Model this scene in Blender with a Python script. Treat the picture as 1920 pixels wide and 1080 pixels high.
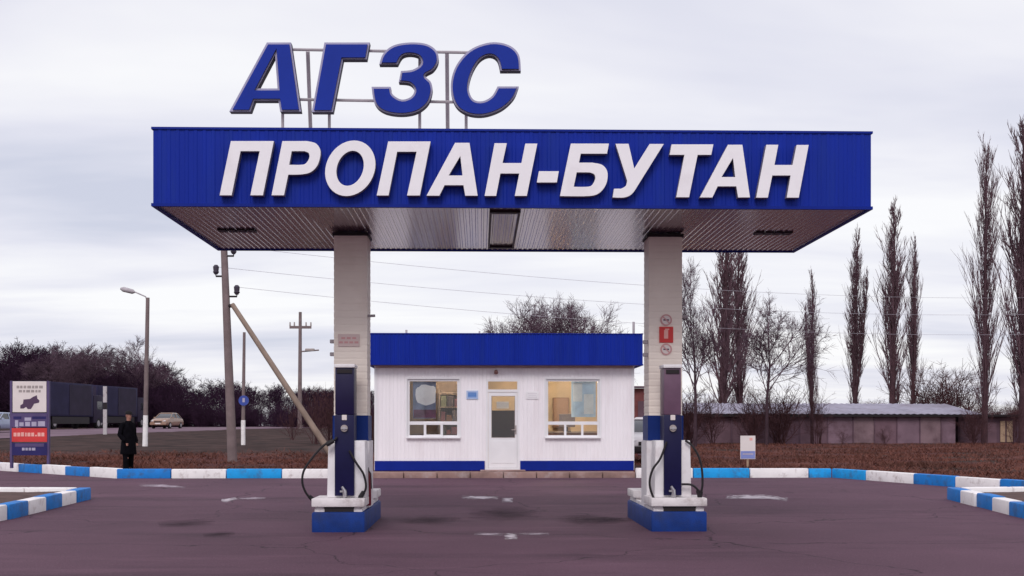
import bpy, bmesh, math, random
from mathutils import Vector, Matrix
R = math.radians
random.seed(7)
scene = bpy.context.scene
for o in list(bpy.data.objects): bpy.data.objects.remove(o)

# ------------------------------------------------------------------ camera
F, HZ, CZ, TH = 2300.0, 798.0, 1.5, R(1.5)
cam_d = bpy.data.cameras.new('camera'); cam = bpy.data.objects.new('camera', cam_d)
scene.collection.objects.link(cam); scene.camera = cam
cam.location = (0, 0, CZ); cam.rotation_euler = (R(90), 0, -TH)
cam_d.sensor_width = 36; cam_d.lens = 36*F/1920; cam_d.shift_y = (HZ-540)/1920
cam_d.clip_start = .1; cam_d.clip_end = 6000

# ------------------------------------------------------------------ sky, sun, exposure
world = bpy.data.worlds.new("World"); scene.world = world; world.use_nodes = True
SUN_EL, SUN_AZ = R(43), R(190)          # azimuth clockwise from +Y
nt = world.node_tree; nt.nodes.clear()
def N(t, **kw):
    n = nt.nodes.new(t)
    for k, v in kw.items(): setattr(n, k, v)
    return n
def LK(a, b): nt.links.new(a, b)
def MATH(op, a, b=None):
    n = N('ShaderNodeMath', operation=op)
    for i, v in enumerate((a, b)):
        if v is None: continue
        if isinstance(v, (int, float)): n.inputs[i].default_value = v
        else: LK(v, n.inputs[i])
    return n.outputs[0]
wout = N('ShaderNodeOutputWorld')
sky = N('ShaderNodeTexSky', sky_type='NISHITA'); sky.sun_disc = False
sky.sun_elevation = SUN_EL; sky.sun_rotation = SUN_AZ
bg_sky = N('ShaderNodeBackground'); bg_sky.inputs[1].default_value = .1
LK(sky.outputs[0], bg_sky.inputs[0])
tc = N('ShaderNodeTexCoord'); sep = N('ShaderNodeSeparateXYZ'); LK(tc.outputs['Generated'], sep.inputs[0])
zc = MATH('ADD', MATH('MAXIMUM', sep.outputs[2], 0.0), .10)
com = N('ShaderNodeCombineXYZ')
LK(MATH('DIVIDE', sep.outputs[0], zc), com.inputs[0]); LK(MATH('DIVIDE', sep.outputs[1], zc), com.inputs[1])
mp = N('ShaderNodeMapping'); mp.inputs['Scale'].default_value = (.42, .95, 1); mp.inputs['Location'].default_value = (.7, 2.35, 0)
mp.inputs['Rotation'].default_value = (0, 0, R(9))
LK(com.outputs[0], mp.inputs[0])
nz = N('ShaderNodeTexNoise'); nz.inputs['Scale'].default_value = 1.0; nz.inputs['Detail'].default_value = 5
nz.inputs['Roughness'].default_value = .52; nz.inputs['Distortion'].default_value = .35
LK(mp.outputs[0], nz.inputs[0])
ramp = N('ShaderNodeValToRGB'); LK(nz.outputs[0], ramp.inputs[0])
e = ramp.color_ramp.elements
e[0].position = .29; e[0].color = (.57, .59, .70, 1)
e[1].position = .62; e[1].color = (.89, .885, .90, 1)
x = e.new(.43); x.color = (.715, .715, .80, 1)
x = e.new(.51); x.color = (.80, .795, .85, 1)
bg_cl = N('ShaderNodeBackground'); bg_cl.inputs[1].default_value = 1.0
LK(ramp.outputs[0], bg_cl.inputs[0])
mx = N('ShaderNodeMixShader'); mx.inputs[0].default_value = .93
LK(bg_sky.outputs[0], mx.inputs[1]); LK(bg_cl.outputs[0], mx.inputs[2]); LK(mx.outputs[0], wout.inputs[0])

sun_d = bpy.data.lights.new('sun', 'SUN'); sun_d.energy = 1.4; sun_d.angle = R(24); sun_d.color = (1, .95, .93)
sun = bpy.data.objects.new('sun', sun_d); scene.collection.objects.link(sun)
sdir = Vector((math.sin(SUN_AZ)*math.cos(SUN_EL), math.cos(SUN_AZ)*math.cos(SUN_EL), math.sin(SUN_EL)))
sun.rotation_euler = sdir.to_track_quat('Z', 'Y').to_euler(); sun.location = (0, -10, 40)
vs = scene.view_settings
vs.view_transform = 'Standard'; vs.look = 'None'; vs.exposure = .17; vs.gamma = 1; vs.use_curve_mapping = False

# ------------------------------------------------------------------ places: a point of the world from a direction and a depth
CT, ST = math.cos(TH), math.sin(TH)
def ray(px, py):
    a, b = (px-960)/F, (HZ-py)/F
    return Vector((ST + a*CT, CT - a*ST, b))
def P(px, py, Y):
    d = ray(px, py); t = Y/d.y
    return Vector((d.x*t, Y, CZ + d.z*t))
def PX(px, Y): return P(px, HZ, Y).x
def PZ(py, Y, px=960): return P(px, py, Y).z
def PP(px, py, z):
    d = ray(px, py); t = (z-CZ)/d.z
    return Vector((d.x*t, d.y*t, z))
def asph(Y): return 0.0 if Y < 20 else min(.12, .01*(Y-20))
def GP(px, py):
    z = 0
    for _ in range(8):
        p = PP(px, py, z); z = asph(p.y)
    return p
def hit(px, A, B):
    """plan crossing of the sight line px with the line A-B"""
    d = ray(px, HZ); ex, ey = B[0]-A[0], B[1]-A[1]
    den = d.x*ey - d.y*ex
    s = (A[1]*d.x - A[0]*d.y)/(-den)
    return Vector((A[0]+ex*s, A[1]+ey*s))

# ------------------------------------------------------------------ mesh helpers
class MB:
    def __init__(s): s.v = []; s.f = []; s.m = []
    def add(s, vs, fs, mi=0):
        o = len(s.v); s.v += [tuple(q) for q in vs]
        for f in fs: s.f.append([i+o for i in f]); s.m.append(mi)
        return s
    def box(s, x0, x1, y0, y1, z0, z1, mi=0):
        return s.add([(x0,y0,z0),(x1,y0,z0),(x1,y1,z0),(x0,y1,z0),(x0,y0,z1),(x1,y0,z1),(x1,y1,z1),(x0,y1,z1)],
                     [(0,3,2,1),(4,5,6,7),(0,1,5,4),(1,2,6,5),(2,3,7,6),(3,0,4,7)], mi)
    def obox(s, c, d, M=None, mi=0):
        M = M or Matrix.Identity(3); c = Vector(c)
        vs = [c + M @ Vector((sx*d[0]/2, sy*d[1]/2, sz*d[2]/2)) for sz in (-1,1) for sx, sy in ((-1,-1),(1,-1),(1,1),(-1,1))]
        return s.add(vs, [(0,3,2,1),(4,5,6,7),(0,1,5,4),(1,2,6,5),(2,3,7,6),(3,0,4,7)], mi)
    def tube(s, pts, rad, n=8, cap=True, mi=0):
        pts = [Vector(p) for p in pts]
        if not hasattr(rad, '__len__'): rad = [rad]*len(pts)
        vs, fs = [], []; u = None
        for i, p in enumerate(pts):
            t = (pts[min(i+1, len(pts)-1)] - pts[max(i-1, 0)])
            t = t.normalized() if t.length > 1e-9 else Vector((0,0,1))
            if u is None: u = t.orthogonal().normalized()
            u = (u - t*u.dot(t)); u = u.normalized() if u.length > 1e-6 else t.orthogonal().normalized()
            w = t.cross(u)
            for k in range(n):
                a = 2*math.pi*k/n; vs.append(p + (u*math.cos(a) + w*math.sin(a))*rad[i])
        for i in range(len(pts)-1):
            for k in range(n):
                k2 = (k+1) % n; fs.append((i*n+k, i*n+k2, (i+1)*n+k2, (i+1)*n+k))
        if cap: fs.append(tuple(range(n))[::-1]); fs.append(tuple((len(pts)-1)*n+k for k in range(n)))
        return s.add(vs, fs, mi)
    def prism(s, poly, f0, f1, mi=0):
        """poly of 2D points; f0/f1 map a 2D point to the two end caps"""
        n = len(poly); vs = [f0(p) for p in poly] + [f1(p) for p in poly]
        fs = [tuple(range(n))[::-1], tuple(range(n, 2*n))] + [(i, (i+1) % n, n+(i+1) % n, n+i) for i in range(n)]
        return s.add(vs, fs, mi)
    def rings(s, rings, mi=0, cap=True):
        n = len(rings[0]); vs = [v for r in rings for v in r]; fs = []
        for i in range(len(rings)-1):
            for k in range(n): fs.append((i*n+k, i*n+(k+1) % n, (i+1)*n+(k+1) % n, (i+1)*n+k))
        if cap: fs.append(tuple(range(n))[::-1]); fs.append(tuple((len(rings)-1)*n+k for k in range(n)))
        return s.add(vs, fs, mi)

coll = scene.collection
WL = {}
def finish(me, smooth=False, bevel=0, recalc=True):
    bm = bmesh.new(); bm.from_mesh(me)
    if recalc: bmesh.ops.recalc_face_normals(bm, faces=bm.faces)
    if bevel:
        bmesh.ops.bevel(bm, geom=[ed for ed in bm.edges if len(ed.link_faces) == 2 and ed.calc_face_angle(0) > .5],
                        offset=bevel, segments=2, affect='EDGES', clamp_overlap=True, profile=.5)
    bm.to_mesh(me); bm.free()
    if smooth:
        me.shade_smooth(); me.set_sharp_from_angle(angle=R(40))
def obj(name, mb, mat, parent=None, smooth=False, bevel=0, label=None, kind=None, loc=None, recalc=True):
    me = bpy.data.meshes.new(name)
    off = WL.get(parent.name, Vector((0,0,0))) if parent else Vector((0,0,0))
    here = Vector(loc) if loc is not None else off
    me.from_pydata([Vector(v)-here for v in mb.v], [], mb.f)
    for m_ in (mat if isinstance(mat, (list, tuple)) else [mat]): me.materials.append(m_)
    if any(mb.m): me.polygons.foreach_set('material_index', mb.m)
    finish(me, smooth, bevel, recalc)
    o = bpy.data.objects.new(name, me); coll.objects.link(o)
    o.location = here - off if parent else here
    if parent: o.parent = parent
    WL[o.name] = here
    if label: o['label'] = label
    if kind: o['kind'] = kind
    return o
def thing(name, label, cat, loc, group=None, rz=0):
    o = bpy.data.objects.new(name, None); coll.objects.link(o); o.empty_display_size = .2
    o.location = loc; o.rotation_euler = (0, 0, rz); WL[o.name] = Vector(loc)
    o['label'] = label; o['category'] = cat
    if group: o['group'] = group
    return o
def tag(o, label, cat, group=None):
    o['label'] = label; o['category'] = cat
    if group: o['group'] = group
    return o
def copy_tree(o, parent=None):
    c = o.copy(); coll.objects.link(c)
    if parent: c.parent = parent
    for ch in list(o.children): copy_tree(ch, c)
    return c
def base(mb):
    xs, ys, zs = zip(*mb.v)
    return ((min(xs)+max(xs))/2, (min(ys)+max(ys))/2, min(zs))

# ------------------------------------------------------------------ materials
def mat(name, col, rough=.6, metal=0, var=.12, scale=3, bump=0, bscale=40, dirt=None, dscale=1.2, spec=.25, coat=0, stretch=None, dlo=.5, dhi=.72):
    m = bpy.data.materials.new(name); m.use_nodes = True; t = m.node_tree; b = t.nodes['Principled BSDF']
    b.inputs['Roughness'].default_value = rough; b.inputs['Metallic'].default_value = metal
    b.inputs['Specular IOR Level'].default_value = spec
    if coat: b.inputs['Coat Weight'].default_value = coat; b.inputs['Coat Roughness'].default_value = .15
    tcn = t.nodes.new('ShaderNodeTexCoord'); src = tcn.outputs['Object']
    if stretch:
        mpn = t.nodes.new('ShaderNodeMapping'); mpn.inputs['Scale'].default_value = stretch
        t.links.new(src, mpn.inputs[0]); src = mpn.outputs[0]
    n = t.nodes.new('ShaderNodeTexNoise'); n.inputs['Scale'].default_value = scale; n.inputs['Detail'].default_value = 6
    t.links.new(src, n.inputs[0])
    r = t.nodes.new('ShaderNodeValToRGB'); t.links.new(n.outputs[0], r.inputs[0])
    r.color_ramp.elements[0].position = .3; r.color_ramp.elements[1].position = .7
    r.color_ramp.elements[0].color = (*[c*(1-var) for c in col], 1); r.color_ramp.elements[1].color = (*[min(1, c*(1+var)) for c in col], 1)
    out = r.outputs[0]
    if dirt:
        n2 = t.nodes.new('ShaderNodeTexNoise'); n2.inputs['Scale'].default_value = dscale; n2.inputs['Detail'].default_value = 8
        n2.inputs['Roughness'].default_value = .65; t.links.new(src, n2.inputs[0])
        r2 = t.nodes.new('ShaderNodeMapRange'); r2.inputs[1].default_value = dlo; r2.inputs[2].default_value = dhi
        t.links.new(n2.outputs[0], r2.inputs[0])
        mxn = t.nodes.new('ShaderNodeMix'); mxn.data_type = 'RGBA'; t.links.new(r2.outputs[0], mxn.inputs[0])
        t.links.new(out, mxn.inputs[6]); mxn.inputs[7].default_value = (*dirt, 1); out = mxn.outputs[2]
    t.links.new(out, b.inputs['Base Color'])
    if bump:
        n3 = t.nodes.new('ShaderNodeTexNoise'); n3.inputs['Scale'].default_value = bscale; n3.inputs['Detail'].default_value = 4
        t.links.new(tcn.outputs['Object'], n3.inputs[0])
        bp = t.nodes.new('ShaderNodeBump'); bp.inputs['Strength'].default_value = bump; bp.inputs['Distance'].default_value = .02
        t.links.new(n3.outputs[0], bp.inputs['Height']); t.links.new(bp.outputs[0], b.inputs['Normal'])
    return m
def emis(name, col, s):
    m = bpy.data.materials.new(name); m.use_nodes = True; b = m.node_tree.nodes['Principled BSDF']
    b.inputs['Base Color'].default_value = (*col, 1); b.inputs['Emission Color'].default_value = (*col, 1); b.inputs['Emission Strength'].default_value = s
    return m
def glass(name, tint=(.985,.99,.99), ior=1.5):
    m = bpy.data.materials.new(name); m.use_nodes = True; t = m.node_tree; t.nodes.clear()
    o = t.nodes.new('ShaderNodeOutputMaterial'); tr = t.nodes.new('ShaderNodeBsdfTransparent'); gl = t.nodes.new('ShaderNodeBsdfGlossy')
    tr.inputs[0].default_value = (*tint, 1); gl.inputs['Roughness'].default_value = .02
    fr = t.nodes.new('ShaderNodeFresnel'); fr.inputs[0].default_value = ior; mxs = t.nodes.new('ShaderNodeMixShader')
    t.links.new(fr.outputs[0], mxs.inputs[0]); t.links.new(tr.outputs[0], mxs.inputs[1]); t.links.new(gl.outputs[0], mxs.inputs[2])
    t.links.new(mxs.outputs[0], o.inputs[0]); return m

M_BLUE = mat('blue_sheet_metal', (.0065,.024,.29), .42, 0, .12, 1.3, .03, 6, dirt=(.010,.030,.26), dscale=1.2, spec=.10, stretch=(3.5,3.5,.35))
M_BLUE_TRIM = mat('blue_trim', (.006,.020,.23), .45, var=.08, spec=.1)
M_LBLUE = mat('blue_letter_face', (.009,.030,.29), .4, var=.08, scale=2, spec=.12)
M_SILVER = mat('lavender_letter_trim', (.36,.34,.50), .45, var=.1)
M_LSIDE = mat('letter_side', (.03,.025,.05), .6)
M_WLET = mat('white_letter', (.86,.83,.86), .5, var=.03, scale=2, dirt=(.78,.74,.77), dscale=2)
M_GREYSIDE = mat('letter_return', (.22,.20,.26), .6)
M_STEEL = mat('grey_steel_post', (.42,.38,.41), .5, var=.15)
M_SOFFIT = mat('soffit_sheet', (.150,.085,.110), .27, 0, .10, 2, .05, 9, spec=.9, coat=.85)
M_DARK = mat('dark_fixture', (.02,.015,.018), .5)
M_CREAM = mat('cream_siding', (.90,.80,.72), .55, 0, .05, 1.4, .03, 10, dirt=(.82,.71,.63), dscale=1.5)
M_WALL = mat('white_siding', (.88,.835,.865), .5, 0, .04, 1.2, .03, 8, dirt=(.80,.74,.765), dscale=.9, stretch=(2.5,2.5,.4))
M_WHITE = mat('white_paint', (.80,.77,.79), .42, 0, .05, 3, dirt=(.62,.56,.57), dscale=3)
M_UPVC = mat('white_window_frame', (.80,.78,.80), .35, 0, .03)
M_SLAB = mat('white_concrete', (.74,.69,.70), .75, 0, .1, 5, .25, 60, dirt=(.42,.36,.36), dscale=4)
M_ISL = mat('blue_concrete', (.006,.032,.185), .6, 0, .2, 4, .25, 50, dirt=(.015,.03,.11), dscale=3, spec=.2)
M_BAND = mat('blue_pillar_band', (.005,.024,.16), .5, 0, .1, spec=.2)
M_NAVY = mat('navy_pump_panel', (.013,.009,.045), .35, 0, .15, 3, spec=.25)
M_NAVY2 = mat('navy_pump_front', (.009,.008,.050), .4, 0, .15, 3, spec=.2)
M_MAUVE = mat('mauve_pump_panel', (.14,.075,.12), .4, 0, .15, 4)
M_HOSE = mat('black_rubber_hose', (.02,.017,.02), .6)
M_RED = mat('red_paint', (.45,.03,.03), .45, var=.12)
M_REDPALE = mat('faded_red_print', (.62,.33,.33), .6)
M_DRED = mat('dark_red_cylinder', (.16,.012,.025), .4)
M_CHROME = mat('worn_metal', (.5,.48,.5), .35, .8)
M_CONC = mat('pole_concrete', (.20,.150,.152), .85, 0, .18, 3, .3, 40, dirt=(.16,.12,.12), dscale=2)
M_WOOD = mat('weathered_timber', (.25,.185,.15), .85, 0, .2, 4, .3, 30, stretch=(1,1,.3))
M_BARK = mat('bark', (.060,.036,.046), .9, 0, .25, 3, spec=.08)
M_BARKR = mat('poplar_bark', (.078,.042,.050), .9, 0, .25, 3, spec=.08)
M_TWIG = mat('twig', (.125,.078,.104), .9, 0, .25, .6, spec=.08)
M_TWIGR = mat('poplar_twig', (.140,.082,.100), .9, 0, .25, .6, spec=.08)
M_THICK = mat('thicket_twig', (.040,.018,.038), .95, 0, .3, .25, spec=.08)
M_THICKB = mat('brown_thicket_twig', (.095,.045,.050), .95, 0, .3, .4, spec=.08)
M_KBLUE = mat('kerb_blue_paint', (.012,.19,.58), .6, 0, .12, 3, .2, 40, dirt=(.045,.11,.25), dscale=5)
M_KBLUE2 = mat('kerb_bright_blue_paint', (.012,.32,.74), .6, 0, .12, 3, .2, 40, dirt=(.05,.16,.34), dscale=5)
M_KWHITE = mat('kerb_white_paint', (.86,.82,.82), .65, 0, .06, 3, .2, 40, dirt=(.42,.34,.33), dscale=5, dlo=.54, dhi=.80)
M_KBROWN = mat('kerb_bare_concrete', (.30,.19,.17), .85, 0, .3, 2.5, .3, 40, dirt=(.42,.35,.35), dscale=2)
M_SOIL = mat('soil', (.10,.06,.055), .95, 0, .3, 4, .5, 20)
M_GLASS = glass('window_glass'); M_GLASSD = glass('dark_glass', (.35,.35,.38))
M_CARGL = mat('car_glass', (.03,.03,.04), .08, spec=.6)
M_TYRE = mat('tyre', (.02,.018,.02), .8)
M_BLACK = mat('black_cloth', (.0045,.004,.006), .95, 0, .3, 12, .2, 60, spec=.05)
M_SKIN = mat('skin', (.36,.17,.13), .55, var=.05)
M_HAIR = mat('dark_knit', (.012,.01,.012), .9)
M_SIGNNAVY = mat('sign_navy', (.025,.02,.11), .5)
M_SIGNPURP = mat('sign_purple', (.10,.07,.17), .5)
M_SIGNW = mat('sign_white', (.74,.66,.64), .5, var=.05)
M_PRINT = mat('sign_print_grey', (.36,.31,.30), .6)
M_PRINTL = mat('sign_print_lilac', (.42,.38,.50), .6)
M_PRINTD = mat('sign_print_dark', (.09,.05,.10), .6)
M_REDSIGN = mat('sign_red', (.62,.05,.05), .5)
M_PINK = mat('sign_pink_print', (.80,.40,.36), .5)
M_SBLUE = mat('small_sign_blue', (.10,.23,.56), .5, var=.08)
M_POSTC = mat('poster_cream', (.82,.84,.80), .7, var=.1, scale=5)
M_PBLUE = mat('poster_blue', (.55,.70,.80), .6, var=.12, scale=6)
M_WARM = mat('warm_plaster', (.70,.55,.37), .8, var=.18, scale=1.5)
M_ROOMD = mat('room_plaster', (.42,.33,.27), .8)
M_LORRY = mat('lorry_navy_tarpaulin', (.024,.020,.060), .7, 0, .18, 1, spec=.2)
M_LORRY2 = mat('lorry_grey_tarpaulin', (.032,.024,.048), .7, 0, .18, 1, spec=.2)
M_ROOFS = mat('pale_roof_sheet', (.33,.31,.39), .7, 0, .2, 1.2, dirt=(.20,.165,.20), dscale=.6, spec=.2)
M_SHED = [mat('shed_panel_%s' % n, c, .9, 0, .22, 1.1, .3, 12, dirt=(.11,.065,.08), dscale=.8, spec=.1) for n, c in
          (('mauve', (.20,.130,.165)), ('brown', (.165,.10,.125)), ('umber', (.13,.080,.105)), ('dun', (.225,.15,.17)))]
M_TAN = mat('tan_board', (.42,.29,.20), .8, 0, .15)
M_ROADM = mat('road_asphalt', (.175,.118,.150), .9, 0, .2, .3, spec=.08)
def brick_mat():
    return mat('red_brown_brick', (.17,.055,.055), .9, 0, .25, 4, .3, 20)
M_BRICK = brick_mat()

def asphalt_mat():
    m = bpy.data.materials.new('forecourt_asphalt'); m.use_nodes = True; t = m.node_tree; b = t.nodes['Principled BSDF']
    b.inputs['Roughness'].default_value = .8; b.inputs['Specular IOR Level'].default_value = .15
    tcn = t.nodes.new('ShaderNodeTexCoord'); o = tcn.outputs['Object']
    def noise(sc, det=6, stretch=(1,1,1), ro=.6):
        mpn = t.nodes.new('ShaderNodeMapping'); mpn.inputs['Scale'].default_value = stretch; t.links.new(o, mpn.inputs[0])
        n = t.nodes.new('ShaderNodeTexNoise'); n.inputs['Scale'].default_value = sc; n.inputs['Detail'].default_value = det; n.inputs['Roughness'].default_value = ro
        t.links.new(mpn.outputs[0], n.inputs[0]); return n.outputs[0]
    def mix(a, c, f, lo, hi):
        r = t.nodes.new('ShaderNodeMapRange'); r.inputs[1].default_value = lo; r.inputs[2].default_value = hi; t.links.new(f, r.inputs[0])
        x_ = t.nodes.new('ShaderNodeMix'); x_.data_type = 'RGBA'; t.links.new(r.outputs[0], x_.inputs[0])
        if isinstance(a, tuple): x_.inputs[6].default_value = (*a, 1)
        else: t.links.new(a, x_.inputs[6])
        x_.inputs[7].default_value = (*c, 1); return x_.outputs[2]
    c = mix((0.087,0.043,0.064), (0.123,0.061,0.090), noise(.22, 6), .36, .66)
    c = mix(c, (0.062,0.031,0.047), noise(.55, 7, (.32, 1.0, 1), .65), .53, .70)   # long dull streaks of wear across the drive
    c = mix(c, (0.146,0.074,0.106), noise(.8, 7, (.35, 1.2, 1), .65), .56, .76)
    c = mix(c, (0.047,0.023,0.035), noise(1.7, 8, ro=.75), .62, .74)                # oil drips and tyre rubber
    c = mix(c, (0.172,0.096,0.129), noise(6, 6, ro=.75), .62, .78)                 # dust in the hollows
    vo = t.nodes.new('ShaderNodeTexVoronoi'); vo.feature = 'DISTANCE_TO_EDGE'; vo.inputs['Scale'].default_value = .23
    wn = t.nodes.new('ShaderNodeVectorMath'); wn.operation = 'ADD'; nn_ = t.nodes.new('ShaderNodeTexNoise'); nn_.inputs['Scale'].default_value = .9; nn_.inputs['Detail'].default_value = 6
    t.links.new(o, nn_.inputs[0]); t.links.new(o, wn.inputs[0]); t.links.new(nn_.outputs['Color'], wn.inputs[1]); t.links.new(wn.outputs[0], vo.inputs['Vector'])
    c = mix(c, (0.031,0.016,0.025), vo.outputs['Distance'], .0034, .001)            # cracks
    c = mix(c, (0.177,0.100,0.136), noise(38, 2), .60, .72)                        # stones in the surface
    c = mix(c, (0.047,0.023,0.035), noise(52, 2), .58, .70)
    t.links.new(c, b.inputs['Base Color'])
    bp = t.nodes.new('ShaderNodeBump'); bp.inputs['Strength'].default_value = .35; bp.inputs['Distance'].default_value = .012
    t.links.new(noise(55, 3), bp.inputs['Height']); t.links.new(bp.outputs[0], b.inputs['Normal'])
    return m
def verge_mat():
    m = bpy.data.materials.new('dry_verge'); m.use_nodes = True; t = m.node_tree; b = t.nodes['Principled BSDF']
    b.inputs['Roughness'].default_value = .95; b.inputs['Specular IOR Level'].default_value = .08
    tcn = t.nodes.new('ShaderNodeTexCoord')
    cols = [((.082,.032,.033), None, 0, 0), ((.135,.054,.045), .35, .45, .62), ((.048,.034,.030), .16, .50, .60), ((.145,.070,.060), 1.8, .58, .74), ((.045,.026,.028), 1.1, .58, .70)]
    out = None
    for c, sc, lo, hi in cols:
        if out is None: out = c; continue
        n = t.nodes.new('ShaderNodeTexNoise'); n.inputs['Scale'].default_value = sc; n.inputs['Detail'].default_value = 8; n.inputs['Roughness'].default_value = .65
        t.links.new(tcn.outputs['Object'], n.inputs[0])
        r = t.nodes.new('ShaderNodeMapRange'); r.inputs[1].default_value = lo; r.inputs[2].default_value = hi; t.links.new(n.outputs[0], r.inputs[0])
        x_ = t.nodes.new('ShaderNodeMix'); x_.data_type = 'RGBA'; t.links.new(r.outputs[0], x_.inputs[0])
        if isinstance(out, tuple): x_.inputs[6].default_value = (*out, 1)
        else: t.links.new(out, x_.inputs[6])
        x_.inputs[7].default_value = (*c, 1); out = x_.outputs[2]
    # winter green grass takes over from the dry growth farther from the forecourt
    sp_ = t.nodes.new('ShaderNodeSeparateXYZ'); t.links.new(tcn.outputs['Object'], sp_.inputs[0])
    n = t.nodes.new('ShaderNodeTexNoise'); n.inputs['Scale'].default_value = .3; n.inputs['Detail'].default_value = 6; t.links.new(tcn.outputs['Object'], n.inputs[0])
    ma = t.nodes.new('ShaderNodeMath'); ma.operation = 'MULTIPLY_ADD'; t.links.new(n.outputs[0], ma.inputs[0]); ma.inputs[1].default_value = 14; t.links.new(sp_.outputs[1], ma.inputs[2])
    mx0 = t.nodes.new('ShaderNodeMath'); mx0.operation = 'ADD'; t.links.new(sp_.outputs[0], mx0.inputs[0]); mx0.inputs[1].default_value = 6
    mx1 = t.nodes.new('ShaderNodeMath'); mx1.operation = 'MAXIMUM'; t.links.new(mx0.outputs[0], mx1.inputs[0]); mx1.inputs[1].default_value = 0
    mx2 = t.nodes.new('ShaderNodeMath'); mx2.operation = 'MULTIPLY_ADD'; t.links.new(mx1.outputs[0], mx2.inputs[0]); mx2.inputs[1].default_value = -3; t.links.new(ma.outputs[0], mx2.inputs[2])
    r = t.nodes.new('ShaderNodeMapRange'); r.inputs[1].default_value = 48; r.inputs[2].default_value = 57; t.links.new(mx2.outputs[0], r.inputs[0])
    n2 = t.nodes.new('ShaderNodeTexNoise'); n2.inputs['Scale'].default_value = .9; n2.inputs['Detail'].default_value = 8; t.links.new(tcn.outputs['Object'], n2.inputs[0])
    rr = t.nodes.new('ShaderNodeValToRGB'); t.links.new(n2.outputs[0], rr.inputs[0]); rr.color_ramp.elements[0].position = .35; rr.color_ramp.elements[1].position = .65
    rr.color_ramp.elements[0].color = (.026,.016,.015,1); rr.color_ramp.elements[1].color = (.068,.039,.036,1)
    x_ = t.nodes.new('ShaderNodeMix'); x_.data_type = 'RGBA'; t.links.new(r.outputs[0], x_.inputs[0]); t.links.new(out, x_.inputs[6]); t.links.new(rr.outputs[0], x_.inputs[7]); out = x_.outputs[2]
    t.links.new(out, b.inputs['Base Color']); return m
def worn(name, col, lo, hi, rough, nscale, soft):
    m = mat(name, col, rough, 0, .12, 4, spec=.06); t = m.node_tree; b = t.nodes['Principled BSDF']; L = t.links.new
    g_ = t.nodes.new('ShaderNodeTexCoord'); mp_ = t.nodes.new('ShaderNodeMapping'); mp_.inputs['Location'].default_value = (-1, -1, 0); mp_.inputs['Scale'].default_value = (2, 2, 0)
    L(g_.outputs['Generated'], mp_.inputs[0]); gr_ = t.nodes.new('ShaderNodeTexGradient'); gr_.gradient_type = 'SPHERICAL'; L(mp_.outputs[0], gr_.inputs[0])
    n_ = t.nodes.new('ShaderNodeTexNoise'); n_.inputs['Scale'].default_value = nscale; n_.inputs['Detail'].default_value = 8; n_.inputs['Roughness'].default_value = .7; L(g_.outputs['Object'], n_.inputs[0])
    a_ = t.nodes.new('ShaderNodeMath'); a_.operation = 'MULTIPLY_ADD'; L(gr_.outputs['Fac'], a_.inputs[0]); a_.inputs[1].default_value = soft; L(n_.outputs[0], a_.inputs[2])
    r_ = t.nodes.new('ShaderNodeMapRange'); r_.inputs[1].default_value = lo; r_.inputs[2].default_value = hi; L(a_.outputs[0], r_.inputs[0])
    tr_ = t.nodes.new('ShaderNodeBsdfTransparent'); mx_ = t.nodes.new('ShaderNodeMixShader'); L(r_.outputs[0], mx_.inputs[0]); L(tr_.outputs[0], mx_.inputs[1]); L(b.outputs[0], mx_.inputs[2])
    L(mx_.outputs[0], t.nodes['Material Output'].inputs[0]); return m
M_PAINTW = worn('worn_road_paint', (.50,.44,.48), .46, .68, .8, 7, .25)
M_PAINTF = worn('faded_road_paint', (.40,.33,.38), .46, .80, .8, 5, .30)
M_OIL_SHADE = worn('oil_and_canopy_shade', (.046,.029,.039), .78, 1.75, .85, 2.5, .85)  # oil spots, and canopy shade painted between the islands
M_ASPH, M_VERGE = asphalt_mat(), verge_mat()

# ------------------------------------------------------------------ ground
YK = 32.3                                              # line of the back kerb
KL = (PX(218, YK), YK); KR = (PX(1622, 31.0), 31.0); KR0 = (PX(1560, YK), YK)
KLL = (PX(0, 38.0), 38.0); KRR = (PX(1900, 26.4), 26.4)
def ext(A, B, s): return (B[0]+(B[0]-A[0])*s, B[1]+(B[1]-A[1])*s)
KLX, KRX = ext(KL, KLL, 2.2), ext(KR, KRR, 2.0)
COURT = [KLX, KLL, KL, KR0, KR, KRR, KRX, (KRX[0]+6, -12), (KLX[0]-6, -12)]
def inside(x, y, poly):
    r = False; n = len(poly)
    for i in range(n):
        (x1, y1), (x2, y2) = poly[i], poly[(i+1) % n]
        if (y1 > y) != (y2 > y) and x < (x2-x1)*(y-y1)/(y2-y1)+x1: r = not r
    return r
def dist(x, y, poly):
    d = 1e9; n = len(poly)
    for i in range(n):
        (x1, y1), (x2, y2) = poly[i], poly[(i+1) % n]
        ex, ey = x2-x1, y2-y1; s = max(0, min(1, ((x-x1)*ex+(y-y1)*ey)/(ex*ex+ey*ey)))
        d = min(d, math.hypot(x-x1-ex*s, y-y1-ey*s))
    return d
def lerp(v, pts):
    if v <= pts[0][0]: return pts[0][1]
    for (a, b), (c, d) in zip(pts, pts[1:]):
        if v <= c: return b+(d-b)*(v-a)/(c-a)
    return pts[-1][1]
def sstep(a, b, v):
    s = max(0, min(1, (v-a)/(b-a))); return s*s*(3-2*s)
def land(x, y):
    left = lerp(y, [(30,.24),(36,.33),(70,.70),(90,.95),(120,1.2),(200,1.36),(400,1.4)])
    right = lerp(y, [(24,.22),(34,.30),(70,.48),(120,.8),(300,1.3)])
    s = sstep(-14, 6, x - (y-40)*.0)
    n = .05*math.sin(x*.9+y*.37)*math.sin(y*.7-x*.2) + .03*math.sin(x*2.3+1)*math.sin(y*1.9)
    return left*(1-s)+right*s + n*min(1, max(0, (y-33)/4))*.7
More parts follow.
